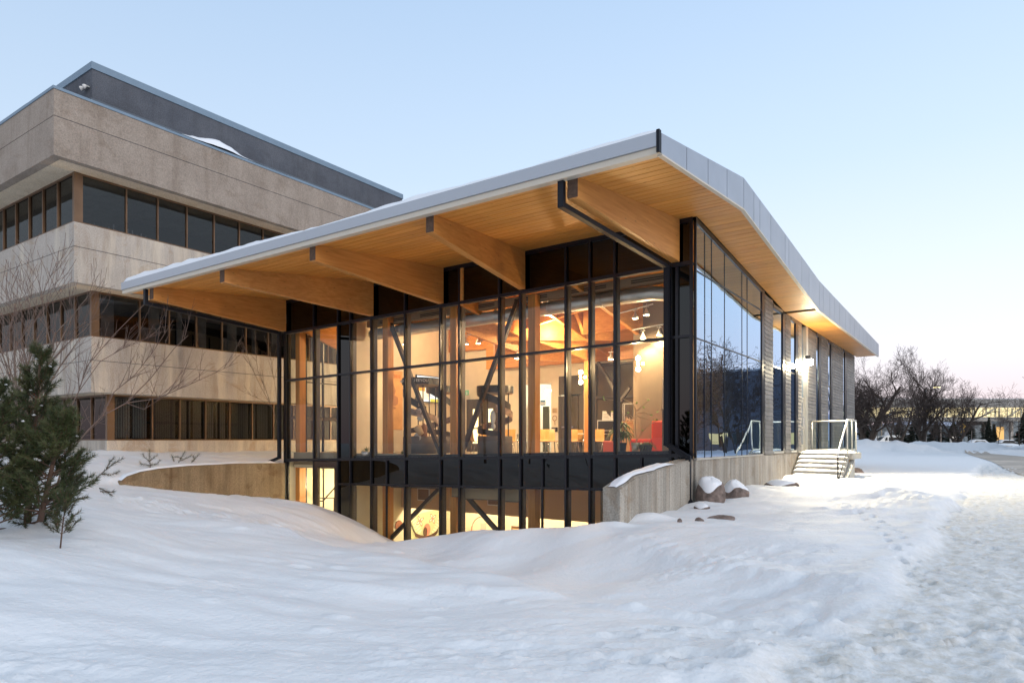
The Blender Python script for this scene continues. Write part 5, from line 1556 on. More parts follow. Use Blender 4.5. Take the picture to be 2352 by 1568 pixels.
# snow drift on the parapet
sx = np.linspace(cx_ - 1.0, cx_ + .05, 9); sy = np.linspace(-3.4, 2.5, 60)
SX, SY = np.meshgrid(sx, sy, indexing='ij')
u = (SY + 3.4) / 5.9
hh = (.10 + .27 * np.exp(-((u - .45) / .18) ** 2) + .18 * np.exp(-((u - .25) / .2) ** 2)) * np.sin(np.pi * np.clip(u, 0, 1)) ** .6 * np.clip((cx_ + .06 - SX) / .35, 0, 1) ** .5 * (1 + .3 * fbm(SX * 2, SY * 1.4, 301, 3))
SZ = 12.165 + hh - .01
ii, jj = np.meshgrid(np.arange(8), np.arange(59), indexing='ij'); a = (ii * 60 + jj).ravel()
tag(np_mesh("roof_snow", np.stack([SX.ravel(), SY.ravel(), SZ.ravel()], 1), np.stack([a, a + 60, a + 61, a + 1], 1), M['snow2']), "curled snow drift on the parapet of the office building", kind="stuff")
sx = np.linspace(-34, -22.2, 50); sy = np.linspace(cy_ - .02, cy_ + 1.4, 9)
SX, SY = np.meshgrid(sx, sy, indexing='ij')
SZ = 12.17 + .02 + (.25 + .2 * fbm(SX * .5, SY, 311, 2)) * np.clip((SY - cy_ + .02) / .3, 0, 1) ** .5 * np.sin(np.pi * (SX + 34) / 11.8).clip(0, 1) ** .5
ii, jj = np.meshgrid(np.arange(49), np.arange(8), indexing='ij'); a = (ii * 9 + jj).ravel()
tag(np_mesh("roof_snow", np.stack([SX.ravel(), SY.ravel(), SZ.ravel()], 1), np.stack([a, a + 9, a + 10, a + 1], 1), M['snow2']), "low snow along the left parapet of the office building", kind="stuff")

# ------------------------------------------------------------------ wing walls
def snowcap(name, path, w, h, label, seed):
    """rounded snow lying on top of a narrow wall; path = [(x, y, z)...]"""
    V = []; F = []; n = 7; pts = []
    for p, q in zip(path[:-1], path[1:]):
        p, q = Vector(p), Vector(q); k = max(2, int((q - p).length / .12))
        pts += [p.lerp(q, i / k) for i in range(k)]
    pts.append(Vector(path[-1]))
    for i, p in enumerate(pts):
        d = (pts[min(i + 1, len(pts) - 1)] - pts[max(i - 1, 0)]); nr = Vector((-d.y, d.x, 0)).normalized()
        e = min(1, i / 3 + .15, (len(pts) - 1 - i) / 3 + .15)
        jl = float(vnoise(np.array(i * .35), np.array(1.), seed)) * .05; jr = float(vnoise(np.array(i * .35), np.array(9.), seed)) * .05
        for k in range(n):
            u = k / (n - 1) * 2 - 1
            off = u * w / 2 * (.86 if abs(u) == 1 else 1) + (jl if u < 0 else jr) * abs(u)
            q = p + nr * off
            V.append((q.x, q.y, p.z + (h * math.sqrt(max(0, 1 - u * u * .98)) * e * (1 + .35 * float(vnoise(np.array(i * .5), np.array(u * 2.), seed + 3)))) - .004))
        if i:
            for k in range(n - 1):
                b = (i - 1) * n + k; F.append((b, b + 1, b + n + 1, b + n))
    o = np_mesh(name, V, F, M['snow2'])
    return tag(o, label, kind="stuff")
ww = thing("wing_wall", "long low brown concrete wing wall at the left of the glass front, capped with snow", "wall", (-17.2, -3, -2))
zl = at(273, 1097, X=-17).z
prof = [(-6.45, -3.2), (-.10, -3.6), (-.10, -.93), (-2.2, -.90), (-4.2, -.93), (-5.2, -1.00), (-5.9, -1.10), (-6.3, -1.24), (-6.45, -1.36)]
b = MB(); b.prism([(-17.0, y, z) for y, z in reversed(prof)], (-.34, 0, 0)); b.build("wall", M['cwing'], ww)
snowcap("wall_snow", [(-17.17, -6.42, -1.33), (-17.17, -6.25, -1.20), (-17.17, -5.8, -1.07), (-17.17, -5.2, -.99), (-17.17, -4.2, -.925), (-17.17, -2.2, -.895), (-17.17, -.3, -.93)], .32, .075, "thin snow on the left wing wall", 501)
w2 = thing("wing_wall", "short grey board-marked concrete wing wall with a sloped top right of the glass front", "wall", (-.2, -2.3, -2))
yE = -4.50
prof = [(yE, -2.9), (-.12, -2.9), (-.12, -.52), (-1.0, -.56), (-3.75, -.86), (-4.05, -.92), (yE, -1.20)]
prof = [(yE, -2.9), (-.12, -2.9), (-.12, -.50), (-1.2, -.58), (-3.72, -.80), (yE, -1.00)]
R_ = random.Random(9)
b = MB(); b.prism([(-.03, y, z) for y, z in reversed(prof)], (-.37, 0, 0)); b.build("wall", M['cwall'], w2)
def ztopw(y):
    pr = prof[2:][::-1]
    for (ya, za), (yb, zb) in zip(pr[:-1], pr[1:]):
        if ya <= y <= yb: return za + (zb - za) * (y - ya) / (yb - ya)
    return -.5
y = yE + .01
while y < -.14:
    y2 = min(y + R_.uniform(.16, .24), -.13)
    dx = R_.uniform(.0, .008)
    b = MB(); b.hexa([(-.029, y, -2.9), (-.005 - dx, y, -2.9), (-.005 - dx, y2 - .004, -2.9), (-.029, y2 - .004, -2.9), (-.029, y, ztopw(y) - .03), (-.005 - dx, y, ztopw(y) - .03), (-.005 - dx, y2 - .004, ztopw(y2) - .03), (-.029, y2 - .004, ztopw(y2) - .03)])
    b.build("board_mark", M['cwall'], w2); y = y2
snowcap("wall_snow", [(-.21, yE + .02, -.98), (-.21, -3.72, -.79), (-.21, -2.6, -.69), (-.21, -1.7, -.61), (-.21, -1.35, -.585)], .30, .07, "uneven snow on the sloped top of the right wing wall", 503)

# ------------------------------------------------------------------ entrance stair
st = thing("entrance_stair", "snowy concrete entrance stair and landing with a glass and metal railing", "stairs", (1, 12, -1.6))
YL = 12.4; W0, W1 = .04, 1.90
b = MB(); b.box(W0, W1 + .12, YL + .02, 14.9, -.78, -.53); b.build("landing", M['step'], st)
nst = 6
for k in range(nst):
    zt = -.53 - (k) * .172; y1 = YL + .02 - (k - 1) * .31 if k else YL + .3; y0 = YL - k * .31
    if k == 0: continue
    b = MB(); b.box(W0, W1 - .02, y0, y1, zt - .172 - .25, zt); b.build("step", M['step'], st)
for k in range(nst):
    zt = -.53 - k * .172; y0 = YL - k * .31 - .01; y1 = y0 + (.30 if k else 2.3)
    # snow on the tread
    n1, n2 = 26, 7
    V = []; F = []
    for i in range(n1):
        for j in range(n2):
            u = i / (n1 - 1); v = j / (n2 - 1)
            yy = y0 + .02 + (y1 - y0 - .02) * v
            ed = min(1, (1 - abs(u * 2 - 1)) * 8 + .1); ef = min(1, v * 3 + .0)
            h = (.045 + .05 * (1 - u) + .02 * float(vnoise(np.array(u * 7), np.array(v * 2 + k), 600 + k))) * math.sqrt(max(0, 1 - (1 - ef) ** 2)) * ed
            V.append((W0 + .02 + (W1 - W0 - .06) * u, yy + .03 * float(vnoise(np.array(u * 9), np.array(float(k)), 640)) * (1 - v), zt + max(.0, h) + .001))
    for i in range(n1 - 1):
        for j in range(n2 - 1):
            a = i * n2 + j; F.append((a, a + n2, a + n2 + 1, a + 1))
    o = np_mesh("step_snow", V, F, M['snow2'], st); o["kind"] = "stuff"
b = MB(); b.hexa([(W1 + .0, 10.7, -2.1), (W1 + .16, 10.7, -2.1), (W1 + .16, YL + .3, -2.1), (W1, YL + .3, -2.1), (W1, 10.75, -1.62), (W1 + .16, 10.75, -1.62), (W1 + .16, YL + .3, -.79), (W1, YL + .3, -.79)]); b.build("stringer", M['step'], st)
b = MB(); b.tube([(1.72, 13.2, -2.0), (1.72, 13.2, -.78)], .26, 14); b.tube([(1.72, 13.2, -2.0), (1.72, 13.2, -1.52)], .40, 14); b.build("pier", M['cwing'], st)
# pillow of snow on the stair foot at the wall
rl = thing("stair_railing", "pale metal railing with glass infill and a sloping handrail on the entrance stair", "railing", (1.8, 13, -.5))
T = .82
def bar(p, q, r=.028, name="rail", m='alum'):
    b = MB(); b.tube([p, q], r, 8); return b.build(name, M[m], rl, True)
p0, p1, p2 = (.10, 14.75, T), (1.84, 14.75, T), (1.84, YL, T)
bar(p0, p1, .032); bar(p1, p2, .032)
for p in (p0, p1, p2, (1.84, 13.6, T)): bar(p, (p[0], p[1], -.52), .025, "post")
bar((p0[0], p0[1], -.42), (p1[0], p1[1], -.42), .022); bar((p1[0], p1[1], -.42), (p2[0], p2[1], -.42), .022)
gi = glass('rail_glass', (.90, .93, .88), .05, .6)
b = MB(); b.box(.14, 1.80, 14.745, 14.755, -.39, T - .05); b.build("infill_pane", gi, rl)
b = MB(); b.box(1.835, 1.845, YL + .05, 14.70, -.39, T - .05); b.build("infill_pane", gi, rl)
ps = (1.84, 10.15, -.50)
b = MB(); b.tube([(1.84, YL, T), ps, (1.84, 10.05, -.62)], .034, 8); b.build("handrail", M['alum'], rl, True)
bar(ps, (1.84, 10.15, -1.62), .028, "post", 'black'); bar((1.84, YL, -.40), (1.84, 10.25, -1.5), .02, "rail", 'black')

# wall floodlight that lights the stair
wl_ = thing("wall_floodlight", "glaring white floodlight on the boarded wall above the entrance stair", "floodlight", (.16, 13.75, 3.5))
b = MB(); b.box(-.14, .06, -.10, .10, -.05, .12); b.build("housing", M['black'], wl_, False, True)
b = MB(); b.lathe((0, 0, -.14), [(.05, -.17), (.14, -.12), (.18, .0), (.14, .09)], 16); b.build("lens", plain('flood_lens', (1, 1, .9), .5, emit=(1, .90, .62), es=120), wl_, True, True)
lamp("flood_light", (.34, 13.6, 3.3), 2300, .10, (1.0, .86, .60), 138, (.80, -.18, -.62))
lamp("flood_light", (.40, 13.6, 3.2), 90, .10, (1.0, .84, .54))
# the floodlight on the far side of the glass building that lights the yard between the two buildings
yl = thing("yard_floodlight", "floodlight on the hidden side wall that lights the yard between the buildings", "floodlight", (-17.45, 13.0, 1.3))
b = MB(); b.box(-.10, .30, -.15, .15, -.1, .12); b.build("housing", M['black'], yl, False, True)
b = MB(); b.box(-.08, .10, -.12, .12, -.125, -.101); b.build("lens", plain('yard_lens', (1, .9, .7), emit=(1, .8, .5), es=2), yl, False, True)
lamp("flood_light", (-17.8, 13.0, 1.0), 1500, .3, (1.0, .74, .44))
lamp("flood_light", (-17.8, 20.0, 2.0), 500, .3, (1.0, .74, .44))  # second lamp without a fixture, added to warm the yard and concrete soffits

# ------------------------------------------------------------------ granite rocks
def rock(label, x, y, D, sx_, sy_, sz_, seed, tilt=0, snow=True, sink=.1, pts_=None):
    p = at(x, y, D=D); z = gz(p.x, p.y)
    R = np.random.RandomState(seed)
    n1, n2 = 36, 24
    V = []; F = []
    t = thing("rock", label, "rock", (p.x, p.y, z - sink), tilt, "granite rocks beside the foundation")
    dirs = R.normal(size=(9, 3)); dirs /= np.linalg.norm(dirs, axis=1)[:, None]; off = R.uniform(.72, .95, 9)
    def rad(d):
        r = 1.0
        for q in range(9):
            c = float(np.dot(d, dirs[q]))
            if c > .01: r = min(r, off[q] / c)
        return r
    for i in range(n2 + 1):
        ph = math.pi * i / n2
        for k in range(n1):
            th = 2 * math.pi * k / n1
            d = np.array([math.sin(ph) * math.cos(th), math.sin(ph) * math.sin(th), math.cos(ph)])
            r = rad(d) * (1 + .025 * math.sin(5 * th + 3 * ph + seed) + .012 * R.normal())
            V.append((d[0] * r * sx_, d[1] * r * sy_, d[2] * r * sz_ + sz_ * .6))
    for i in range(n2):
        for k in range(n1):
            k2 = (k + 1) % n1; a = i * n1
            F.append((a + k, a + n1 + k, a + n1 + k2, a + k2))
    b = MB(); b.v = V; b.f = F; b.build("rock_body", M['rock'], t, False, True)
    if snow:
        SV = []; SF = list(F)
        for i in range(n2 + 1):
            ph = math.pi * i / n2
            for k in range(n1):
                th = 2 * math.pi * k / n1; x_, y_, z_ = V[i * n1 + k]
                h = math.cos(ph) - .42 + .26 * math.sin(2 * th + seed) * math.sin(ph) + .05 * math.sin(5 * th + 2 * seed)
                k_s = 1 + .06 * min(1, max(-.8, h * 4)); zc = sz_ * .6
                SV.append((x_ * k_s, y_ * k_s, (z_ - zc) * k_s + zc + .03 * max(0, h)))
        b = MB(); b.v = SV; b.f = SF; o = b.build("snow_cap", M['snow2'], t, True, True); o["kind"] = "stuff"
    return t
rock("tall leaning red granite rock with snow patches next to the downspout", 1632, 1150, 17.2, .37, .30, .54, 5, .3, True, .12)
rock("rounded snow-capped granite rock right of the tall one", 1690, 1145, 18.4, .37, .32, .36, 8, .9, True, .12)
rock("small low granite rock half buried at the foot of the downspout", 1612, 1168, 16.3, .22, .12, .12, 11, 0, True, .08)
rock("flat brown granite slab poking from the snow in front of the rocks", 1660, 1177, 14.6, .34, .16, .10, 14, .5, False, .07)
rock("tiny brown stone in the snow left of the flat slab", 1606, 1182, 14.0, .10, .07, .08, 17, .2, False, .05)
rock("tiny stone poking from the drift below the wing wall", 1561, 1186, 13.6, .05, .04, .06, 21, .2, False, .02)
rock("low snow-covered rock between the stair and the rounded rock", 1795, 1117, 22.0, .55, .35, .22, 24, .2, True, .16)
rock("brown stone under the landing beside the round pier", 1967, 1087, 32.0, .35, .25, .2, 27, .2, False, .1)

# ------------------------------------------------------------------ vegetation
def tree_mesh(seed, H, r0, spread, levels, kids, fork_h=.25, curve=.25, up=.35, lean=(0, 0), twig=1.0, nseg=5, stems=1, minr=.004, splay=.45, sides=5):
    """trunk and limbs as tapered tubes: returns MB of wood, MB of fine twigs, limb axis list"""
    R = random.Random(seed); W = MB(); T = MB()
    limbs = []
    def grow(p, d, L, r, lev):
        pts = [p.copy()]; rads = [r]; n = nseg if lev < levels - 1 else 3
        dd = d.copy()
        for i in range(n):
            dd = (dd + Vector((R.gauss(0, curve), R.gauss(0, curve), R.gauss(0, curve) + up * .25)) * (.6 if lev else .35)).normalized()
            p = p + dd * (L / n); pts.append(p.copy()); rads.append(max(minr, r * (1 - .65 * (i + 1) / n)))
        k = sides if lev == 0 else (4 if lev == 1 else 3)
        (W if lev < 2 else T).tube(pts, rads, k, False)
        if lev < 2: limbs.append((pts, rads))
        if lev >= levels: return
        nk = kids[lev]
        for j in range(nk):
            u = fork_h + (1 - fork_h) * (j + R.random()) / nk if lev == 0 else .2 + .8 * (j + R.random() * .8) / nk
            u = min(u, .98); i = min(int(u * n), n - 1); f = u * n - i
            q = pts[i].lerp(pts[i + 1], f); rr = rads[i] + (rads[i + 1] - rads[i]) * f
            ax = (pts[i + 1] - pts[i]).normalized()
            side = ax.cross(Vector((R.gauss(0, 1), R.gauss(0, 1), R.gauss(0, 1)))).normalized()
            nd = (ax * (1 - spread) + side * spread + Vector((0, 0, up * .5))).normalized()
            grow(q, nd, L * R.uniform(.48, .72) * (1.1 - .45 * u if lev == 0 else 1), rr * R.uniform(.5, .7), lev + 1)
    for s_ in range(stems):
        a = 2 * math.pi * s_ / stems + R.random()
        d = Vector((lean[0] + (math.cos(a) * splay if stems > 1 else 0), lean[1] + (math.sin(a) * splay if stems > 1 else 0), 1)).normalized()
        grow(Vector((0, 0, -.2)), d, H * (1 if s_ == 0 else R.uniform(.75, .95)), r0 * (1 if s_ == 0 else .7), 0)
    return W, T, limbs
bark = plain('bark', (.075, .055, .042), .9, var=.3, scale=8)
twigm = plain('twig', (.065, .045, .038), .9)
twig2 = plain('young_twig', (.15, .10, .08), .8)
def put_tree(name, label, loc, args, mats=(bark, twigm), rz=0, group=None, scale=1.0):
    t = thing(name, label, "tree", loc, rz, group)
    W, T, limbs = tree_mesh(**args)
    W.build("trunk", mats[0], t, True, True)
    if T.v:
        o = T.build("crown", mats[1], t, False, True); o["kind"] = "stuff"
    return t, limbs
# big bare trees behind the end of the building
def g0(x, D, dz=0): p = at(x, 1010, D=D); return (p.x, p.y, gz(p.x, p.y) + dz)
t, limbs = put_tree("bare_tree", "wide bare tree with snow in its forks right behind the end of the glass building", g0(1993, 88),
    dict(seed=3, H=8.6, r0=.40, spread=.62, levels=5, kids=[6, 5, 4, 4, 3], fork_h=.12, curve=.30, up=.32, stems=4, splay=.55, minr=.012, nseg=6))
sb = MB()
for pts, rads in limbs[:5]:
    for i in range(0, 2):
        a, c = pts[i], pts[i + 1]; sb.tube([a + Vector((0, 0, rads[i] * .6)), c + Vector((0, 0, rads[i + 1] * .6))], rads[i + 1] * .7, 5)
sb.build("fork_snow", M['snow2'], t, True, True)["kind"] = "stuff"
put_tree("bare_tree", "tall upright bare tree in the middle of the clump in front of the skywalk", g0(2119, 108),
    dict(seed=11, H=10.0, r0=.42, spread=.5, levels=5, kids=[8, 6, 4, 4, 3], fork_h=.15, curve=.2, up=.38, stems=2, splay=.25, minr=.013, nseg=6))
put_tree("bare_tree", "low spreading bare tree at the right edge of the clump", g0(2196, 104),
    dict(seed=21, H=7.6, r0=.28, spread=.62, levels=4, kids=[7, 6, 5, 4], fork_h=.12, curve=.26, up=.25, stems=3, splay=.5, minr=.013, nseg=5))
put_tree("bare_tree", "slender bare tree between the two big ones", g0(2060, 120),
    dict(seed=31, H=8, r0=.3, spread=.55, levels=4, kids=[6, 5, 4, 3], fork_h=.15, curve=.24, up=.3, stems=2, splay=.4, minr=.014, nseg=5))
put_tree("bare_tree", "dark bare tree touching the wall end of the glass building", g0(1968, 112),
    dict(seed=37, H=8, r0=.32, spread=.55, levels=4, kids=[6, 5, 4, 3], fork_h=.12, curve=.24, up=.3, stems=3, splay=.4, minr=.014, nseg=5))
sap = dict(H=5.0, r0=.07, spread=.55, levels=3, kids=[9, 6, 4], fork_h=.35, curve=.15, up=.3, minr=.014, nseg=4)
for i, (x, D, lab, s_) in enumerate([(2050, 118, "young street tree in front of the white van", 1), (2147, 120, "thin sapling in the snowbank left of the light pole", .7), (2293, 125, "sapling under the skywalk beside its middle pylon", .9),
                              (2342, 100, "small forked tree on the snowbank at the right edge", 1.2), (2320, 135, "thin tree behind the snowbank near the right edge", 1.0), (2262, 170, "bare tree behind the low building, left of its roof shed", 1.6),
                              (2240, 165, "thin bare tree above the low building's left end", 1.3), (2215, 150, "bare bushy tree behind the warning sign", 1.4), (2180, 160, "bare tree in shade right of the clump", 1.5), (2015, 150, "bare tree behind the clump, far left", 1.4)]):
    d = dict(sap); d['seed'] = 60 + i; d['H'] = 5 * s_
    put_tree("young_tree", lab, g0(x, D), d, group="small bare trees along the far road")
# dark evergreens between them
evm = plain('evergreen', (.018, .026, .016), .9)
def conifer(x, D, H, w, label, seed, m=evm):
    R = random.Random(seed); base = g0(x, D); t = thing("spruce", label, "tree", base, 0, "dark spruces under the skywalk")
    b = MB(); b.tube([(0, 0, 0), (0, 0, H * .9)], [.12, .03], 5); b.build("trunk", bark, t, False, True)
    b = MB()
    for k in range(420):
        u = R.random() ** .8; z = H * (.06 + .94 * u); r = w * (1 - u) * R.uniform(.5, 1.15) + .08; a = R.uniform(0, 6.283)
        p = Vector((math.cos(a) * r, math.sin(a) * r, z)); q = Vector((math.cos(a) * r * .3, math.sin(a) * r * .3, z + .25)); s_ = Vector((-math.sin(a), math.cos(a), 0)) * R.uniform(.15, .35)
        b.poly([p - s_ * .3, q - s_, q + s_]); b.poly([p, q - s_ + Vector((0, 0, -.3)), q + s_])
    b.build("crown", m, t, False, True)["kind"] = "stuff"
conifer(2271, 150, 6.5, 1.5, "narrow dark spruce in front of the low grey building", 1)
conifer(2283, 155, 5.0, 1.3, "second dark spruce beside the lit doorway", 2)
conifer(2262, 190, 9.5, 2.2, "spruce rising behind the low grey building", 3)
conifer(2352, 120, 6, 2.5, "dark spruce at the right edge of the photo", 4)
conifer(2225, 160, 7.5, 2.6, "broad dark spruce left of the low grey building", 5)
conifer(2066, 150, 6.5, 2.8, "broad dark spruce behind the white van", 6)
conifer(2100, 150, 7.0, 3.2, "wide dark spruce behind the middle of the clump", 7)
conifer(2150, 155, 6.0, 3.4, "wide dark spruce left of the warning sign", 8)
conifer(2190, 158, 6.0, 3.2, "dark spruce right behind the warning sign", 9)
conifer(1985, 160, 7, 3, "dark spruce behind the leftmost big trunk", 10)

# bare young trees in front of the office building, left
stem_col = plain('birch_grey', (.17, .125, .10), .8, var=.2, scale=9)
def zg(x, D): p = at(x, 1010, D=D); return (p.x, p.y, gz(p.x, p.y))
put_tree("bare_tree", "leafless young tree with long thin branches in front of the office building", zg(58, 17.5),
    dict(seed=110, H=4.3, r0=.075, spread=.40, levels=3, kids=[8, 5, 4], fork_h=.28, curve=.13, up=.42, minr=.0050, nseg=6, lean=(.06, .05)), (stem_col, twig2))
put_tree("bare_tree", "second leafless tree at the left edge leaning over the pine", zg(10, 15.5),
    dict(seed=118, H=3.8, r0=.05, spread=.42, levels=3, kids=[7, 5, 4], fork_h=.25, curve=.13, up=.4, minr=.0050, nseg=6, lean=(.12, .1)), (stem_col, twig2))
tb = thing("bare_tree", "low leaning leafless tree whose long branches cross the concrete band", "tree", zg(112, 13.5))
Tm = MB(); Rr = random.Random(5)
def pl(line, r0, D0, D1, kids=0):
    n = len(line); pts = [at(x, y, D=D0 + (D1 - D0) * i / (n - 1)) for i, (x, y) in enumerate(line)]
    Tm.tube(pts, [.6 * r0 * (1 - .8 * i / (n - 1)) + .003 for i in range(n)], 5, False)
    for k in range(kids):
        i = Rr.randrange(1, n - 1); p = pts[i].lerp(pts[i + 1], Rr.random()); d = (pts[i + 1] - pts[i]).normalized()
        L = Rr.uniform(.35, 1.0)
        d2 = (d + Vector((Rr.gauss(0, .4), Rr.gauss(0, .4), Rr.uniform(-.2, .9)))).normalized()
        q = p + d2 * L * .5 + Vector((0, 0, .03)); e = q + (d2 + Vector((Rr.gauss(0, .2), 0, .25))) * L * .5
        Tm.tube([p, q, e], [.008, .005, .0025], 3, False)
        for _ in range(4):
            u = Rr.random(); s_ = p.lerp(q, u) if Rr.random() < .5 else q.lerp(e, u)
            Tm.tube([s_, s_ + (d2 + Vector((Rr.gauss(0, .5), Rr.gauss(0, .5), Rr.gauss(0, .5)))) * Rr.uniform(.1, .3)], [.004, .002], 3, False)
pl([(120, 1150), (150, 1050), (200, 990), (235, 955), (290, 925), (345, 870), (400, 800), (432, 770)], .028, 13.5, 15.5, 14)
pl([(290, 925), (360, 915), (430, 885), (490, 858), (545, 832)], .012, 14.6, 15.6, 9)
pl([(235, 955), (262, 900), (310, 860), (350, 810), (398, 735)], .014, 14.2, 15.3, 10)
pl([(150, 1050), (140, 980), (180, 900), (200, 840), (260, 770), (330, 700)], .020, 13.6, 15.0, 12)
pl([(180, 900), (230, 830), (300, 790), (370, 765)], .010, 14.2, 15.0, 8)
pl([(290, 925), (330, 940), (385, 905), (420, 850)], .009, 14.6, 15.2, 5)
Tm.build("trunk", twig2, tb, True)
# thin willow whips next to the left end of the glass front
tb = thing("bare_shrub", "thin pale leafless shrub against the office wall beside the glass front", "shrub", at(636, 1030, D=27.5))
Tm = MB()
pl([(640, 985), (625, 935), (600, 890), (575, 838), (565, 800)], .014, 27.5, 28, 12); pl([(632, 955), (612, 900), (592, 850), (588, 815)], .010, 27.5, 28, 8); pl([(640, 975), (634, 900), (626, 850), (620, 805)], .010, 27.5, 28, 8); pl([(625, 935), (595, 915), (560, 900)], .008, 27.5, 28, 5)
Tm.build("branches", stem_col, tb, True)["kind"] = "stuff"

# ------------------------------------------------------------------ pines with needles
needle = plain('pine_needle', (.040, .055, .014), .6, var=.5, scale=2.5)
needle2 = plain('pine_needle_light', (.075, .085, .028), .6, var=.4, scale=3)
pbark = plain('pine_bark', (.11, .065, .045), .9, var=.3, scale=12)
def needles(shoots, length, width, dens, seed, m, parent, name="needles"):
    """shoots: list of (p0, p1); needles sit all around each shoot and point forward"""
    R = np.random.RandomState(seed)
    P0 = []; DD = []
    for (a, c) in shoots:
        L = (c - a).length; n = max(6, int(L * dens))
        u = R.rand(n); P0.append(np.array(a)[None] + u[:, None] * np.array(c - a)[None]); DD.append(np.repeat(np.array((c - a).normalized())[None], n, 0))
    P = np.concatenate(P0); D = np.concatenate(DD); n = len(P)
    rnd = R.normal(size=(n, 3)); rnd -= (rnd * D).sum(1)[:, None] * D; rnd /= np.linalg.norm(rnd, axis=1)[:, None]
    dirn = D * R.uniform(.45, .95, (n, 1)) + rnd * R.uniform(.5, 1.0, (n, 1)); dirn /= np.linalg.norm(dirn, axis=1)[:, None]
    tip = P + dirn * length * R.uniform(.7, 1.2, (n, 1))
    sd = np.cross(dirn, R.normal(size=(n, 3))); sd /= np.linalg.norm(sd, axis=1)[:, None]; sd *= width / 2
    V = np.empty((n * 3, 3)); V[0::3] = P - sd; V[1::3] = P + sd; V[2::3] = tip
    F = np.arange(n * 3).reshape(-1, 3)
    o = np_mesh(name, V, F, m, parent, False); o["kind"] = "stuff"
    return o
def pine(label, base, H, width, seed, whorls=9, per=6, nlen=.075, nw=.0055, dens=260, lean=(0, 0), z0=.12, trunk=.035, sub=6):
    R = random.Random(seed); base = Vector(base)
    t = thing("pine_tree", label, "tree", base)
    tr = MB(); top = base + Vector((lean[0], lean[1], H)); tr.tube([base + Vector((0, 0, -.15)), base.lerp(top, .5), top], [trunk, trunk * .65, trunk * .25], 7); 
    shoots = [(base.lerp(top, .86), top)]; shoots2 = []
    for w in range(whorls):
        u = z0 + (1 - z0) * w / whorls
        for k in range(per):
            uu = min(.97, u + R.uniform(-.04, .04)); p = base.lerp(top, uu); a = 2 * math.pi * (k + R.random() * .8) / per + w
            L = width * (1 - uu) ** .75 * R.uniform(.65, 1.15) + .06
            el = .30 + .65 * uu + R.uniform(-.15, .25)
            d = Vector((math.cos(a) * math.cos(el), math.sin(a) * math.cos(el), math.sin(el)))
            mid = p + d * L * .55 + Vector((0, 0, -.03 * L)); end = mid + (d + Vector((0, 0, .95))).normalized() * (L * .32 + .07)
            tr.tube([p, mid, end], [trunk * .35 * (1 - uu * .6), trunk * .22 * (1 - uu * .5), .004], 4, False)
            shoots.append((mid.lerp(end, -.3), end))
            for s_ in range(sub):
                v = .3 + .7 * (s_ + R.random()) / sub; q = p.lerp(mid, v * 2) if v < .5 else mid.lerp(end, v * 2 - 1)
                sd_ = 1 if s_ % 2 else -1
                dd = (d + Vector((-math.sin(a), math.cos(a), 0)) * sd_ * R.uniform(.5, 1.0) + Vector((0, 0, R.uniform(.1, .8)))).normalized()
                L2 = L * R.uniform(.22, .42) + .04
                e = q + dd * L2; tr.tube([q, e], [.007, .004], 3, False)
                (shoots if R.random() < .6 else shoots2).append((q.lerp(e, .15), e))
    tr.build("trunk", pbark, t, True)
    needles(shoots, nlen, nw, dens, seed, needle, t)
    cl = MB()
    for (a_, c_) in R.sample(shoots, min(len(shoots), 16)):
        if H < 1: break
        q = a_.lerp(c_, .3); r_ = R.uniform(.015, .035)
        cl.lathe((q.x, q.y, q.z), [(r_ * .4, -r_ * .3), (r_, 0), (r_ * .8, r_ * .5), (r_ * .2, r_ * .75)], 7)
    if cl.v: cl.build("snow_clump", M['snow2'], t, True)["kind"] = "stuff"

    if shoots2: needles(shoots2, nlen, nw, dens, seed + 1, needle2, t)
    return t
pine("large dark green pine at the left edge, reaching in front of the office building", at(62, 1190, D=9.6), 2.45, .66, 3, 10, 6, .085, .0075, 460, (.22, .1), -.02, .05, 5)
pine("bushy dark pine leaning right beside the large one", at(92, 1172, D=9.1), 1.3, .60, 5, 8, 6, .085, .0075, 460, (.30, .2), -.02, .04, 5)
pine("pine crown cut by the left edge of the photo", at(-25, 1195, D=8.8), 1.8, .62, 8, 9, 6, .085, .0075, 460, (0, .1), -.02, .04, 5)
pine("tiny pine seedling with a bare foot standing alone in the snow", at(134, 1268, D=8.5) + Vector((0, 0, -.05)), .80, .22, 12, 5, 5, .07, .005, 420, (.10, .06), .36, .012, 2)
def bough(label, lines, D, dens=380, nlen=.07, seed=4):
    t = thing("pine_seedling", label, "shrub", at(*lines[0][0], D=D)); tr = MB(); sh = []
    for line in lines:
        pts = [at(x, y, D=D) for x, y in line]
        tr.tube(pts, [.012] + [.006] * (len(pts) - 1), 5, False)
        sh += list(zip(pts[:-1], pts[1:]))
    tr.build("stem", pbark, t, True); needles(sh, nlen, .007, dens, seed, needle2, t)
bough("pine bough poking out of the snow left of the wing wall", [[(208, 1112), (235, 1085), (260, 1065), (282, 1052)], [(232, 1088), (255, 1090), (275, 1082)], [(230, 1128), (250, 1130), (262, 1128)], [(245, 1076), (252, 1060), (262, 1050)], [(228, 1120), (245, 1128), (258, 1138)]], 15.5, 300, .10)
bough("small pine tip above the wing wall, left one", [[(345, 1075), (344, 1050), (343, 1032)], [(344, 1060), (332, 1050), (328, 1042)], [(344, 1058), (356, 1048), (362, 1044)], [(344, 1068), (325, 1066), (320, 1060)], [(344, 1068), (362, 1064), (368, 1056)]], 24, 220, .13, 6)
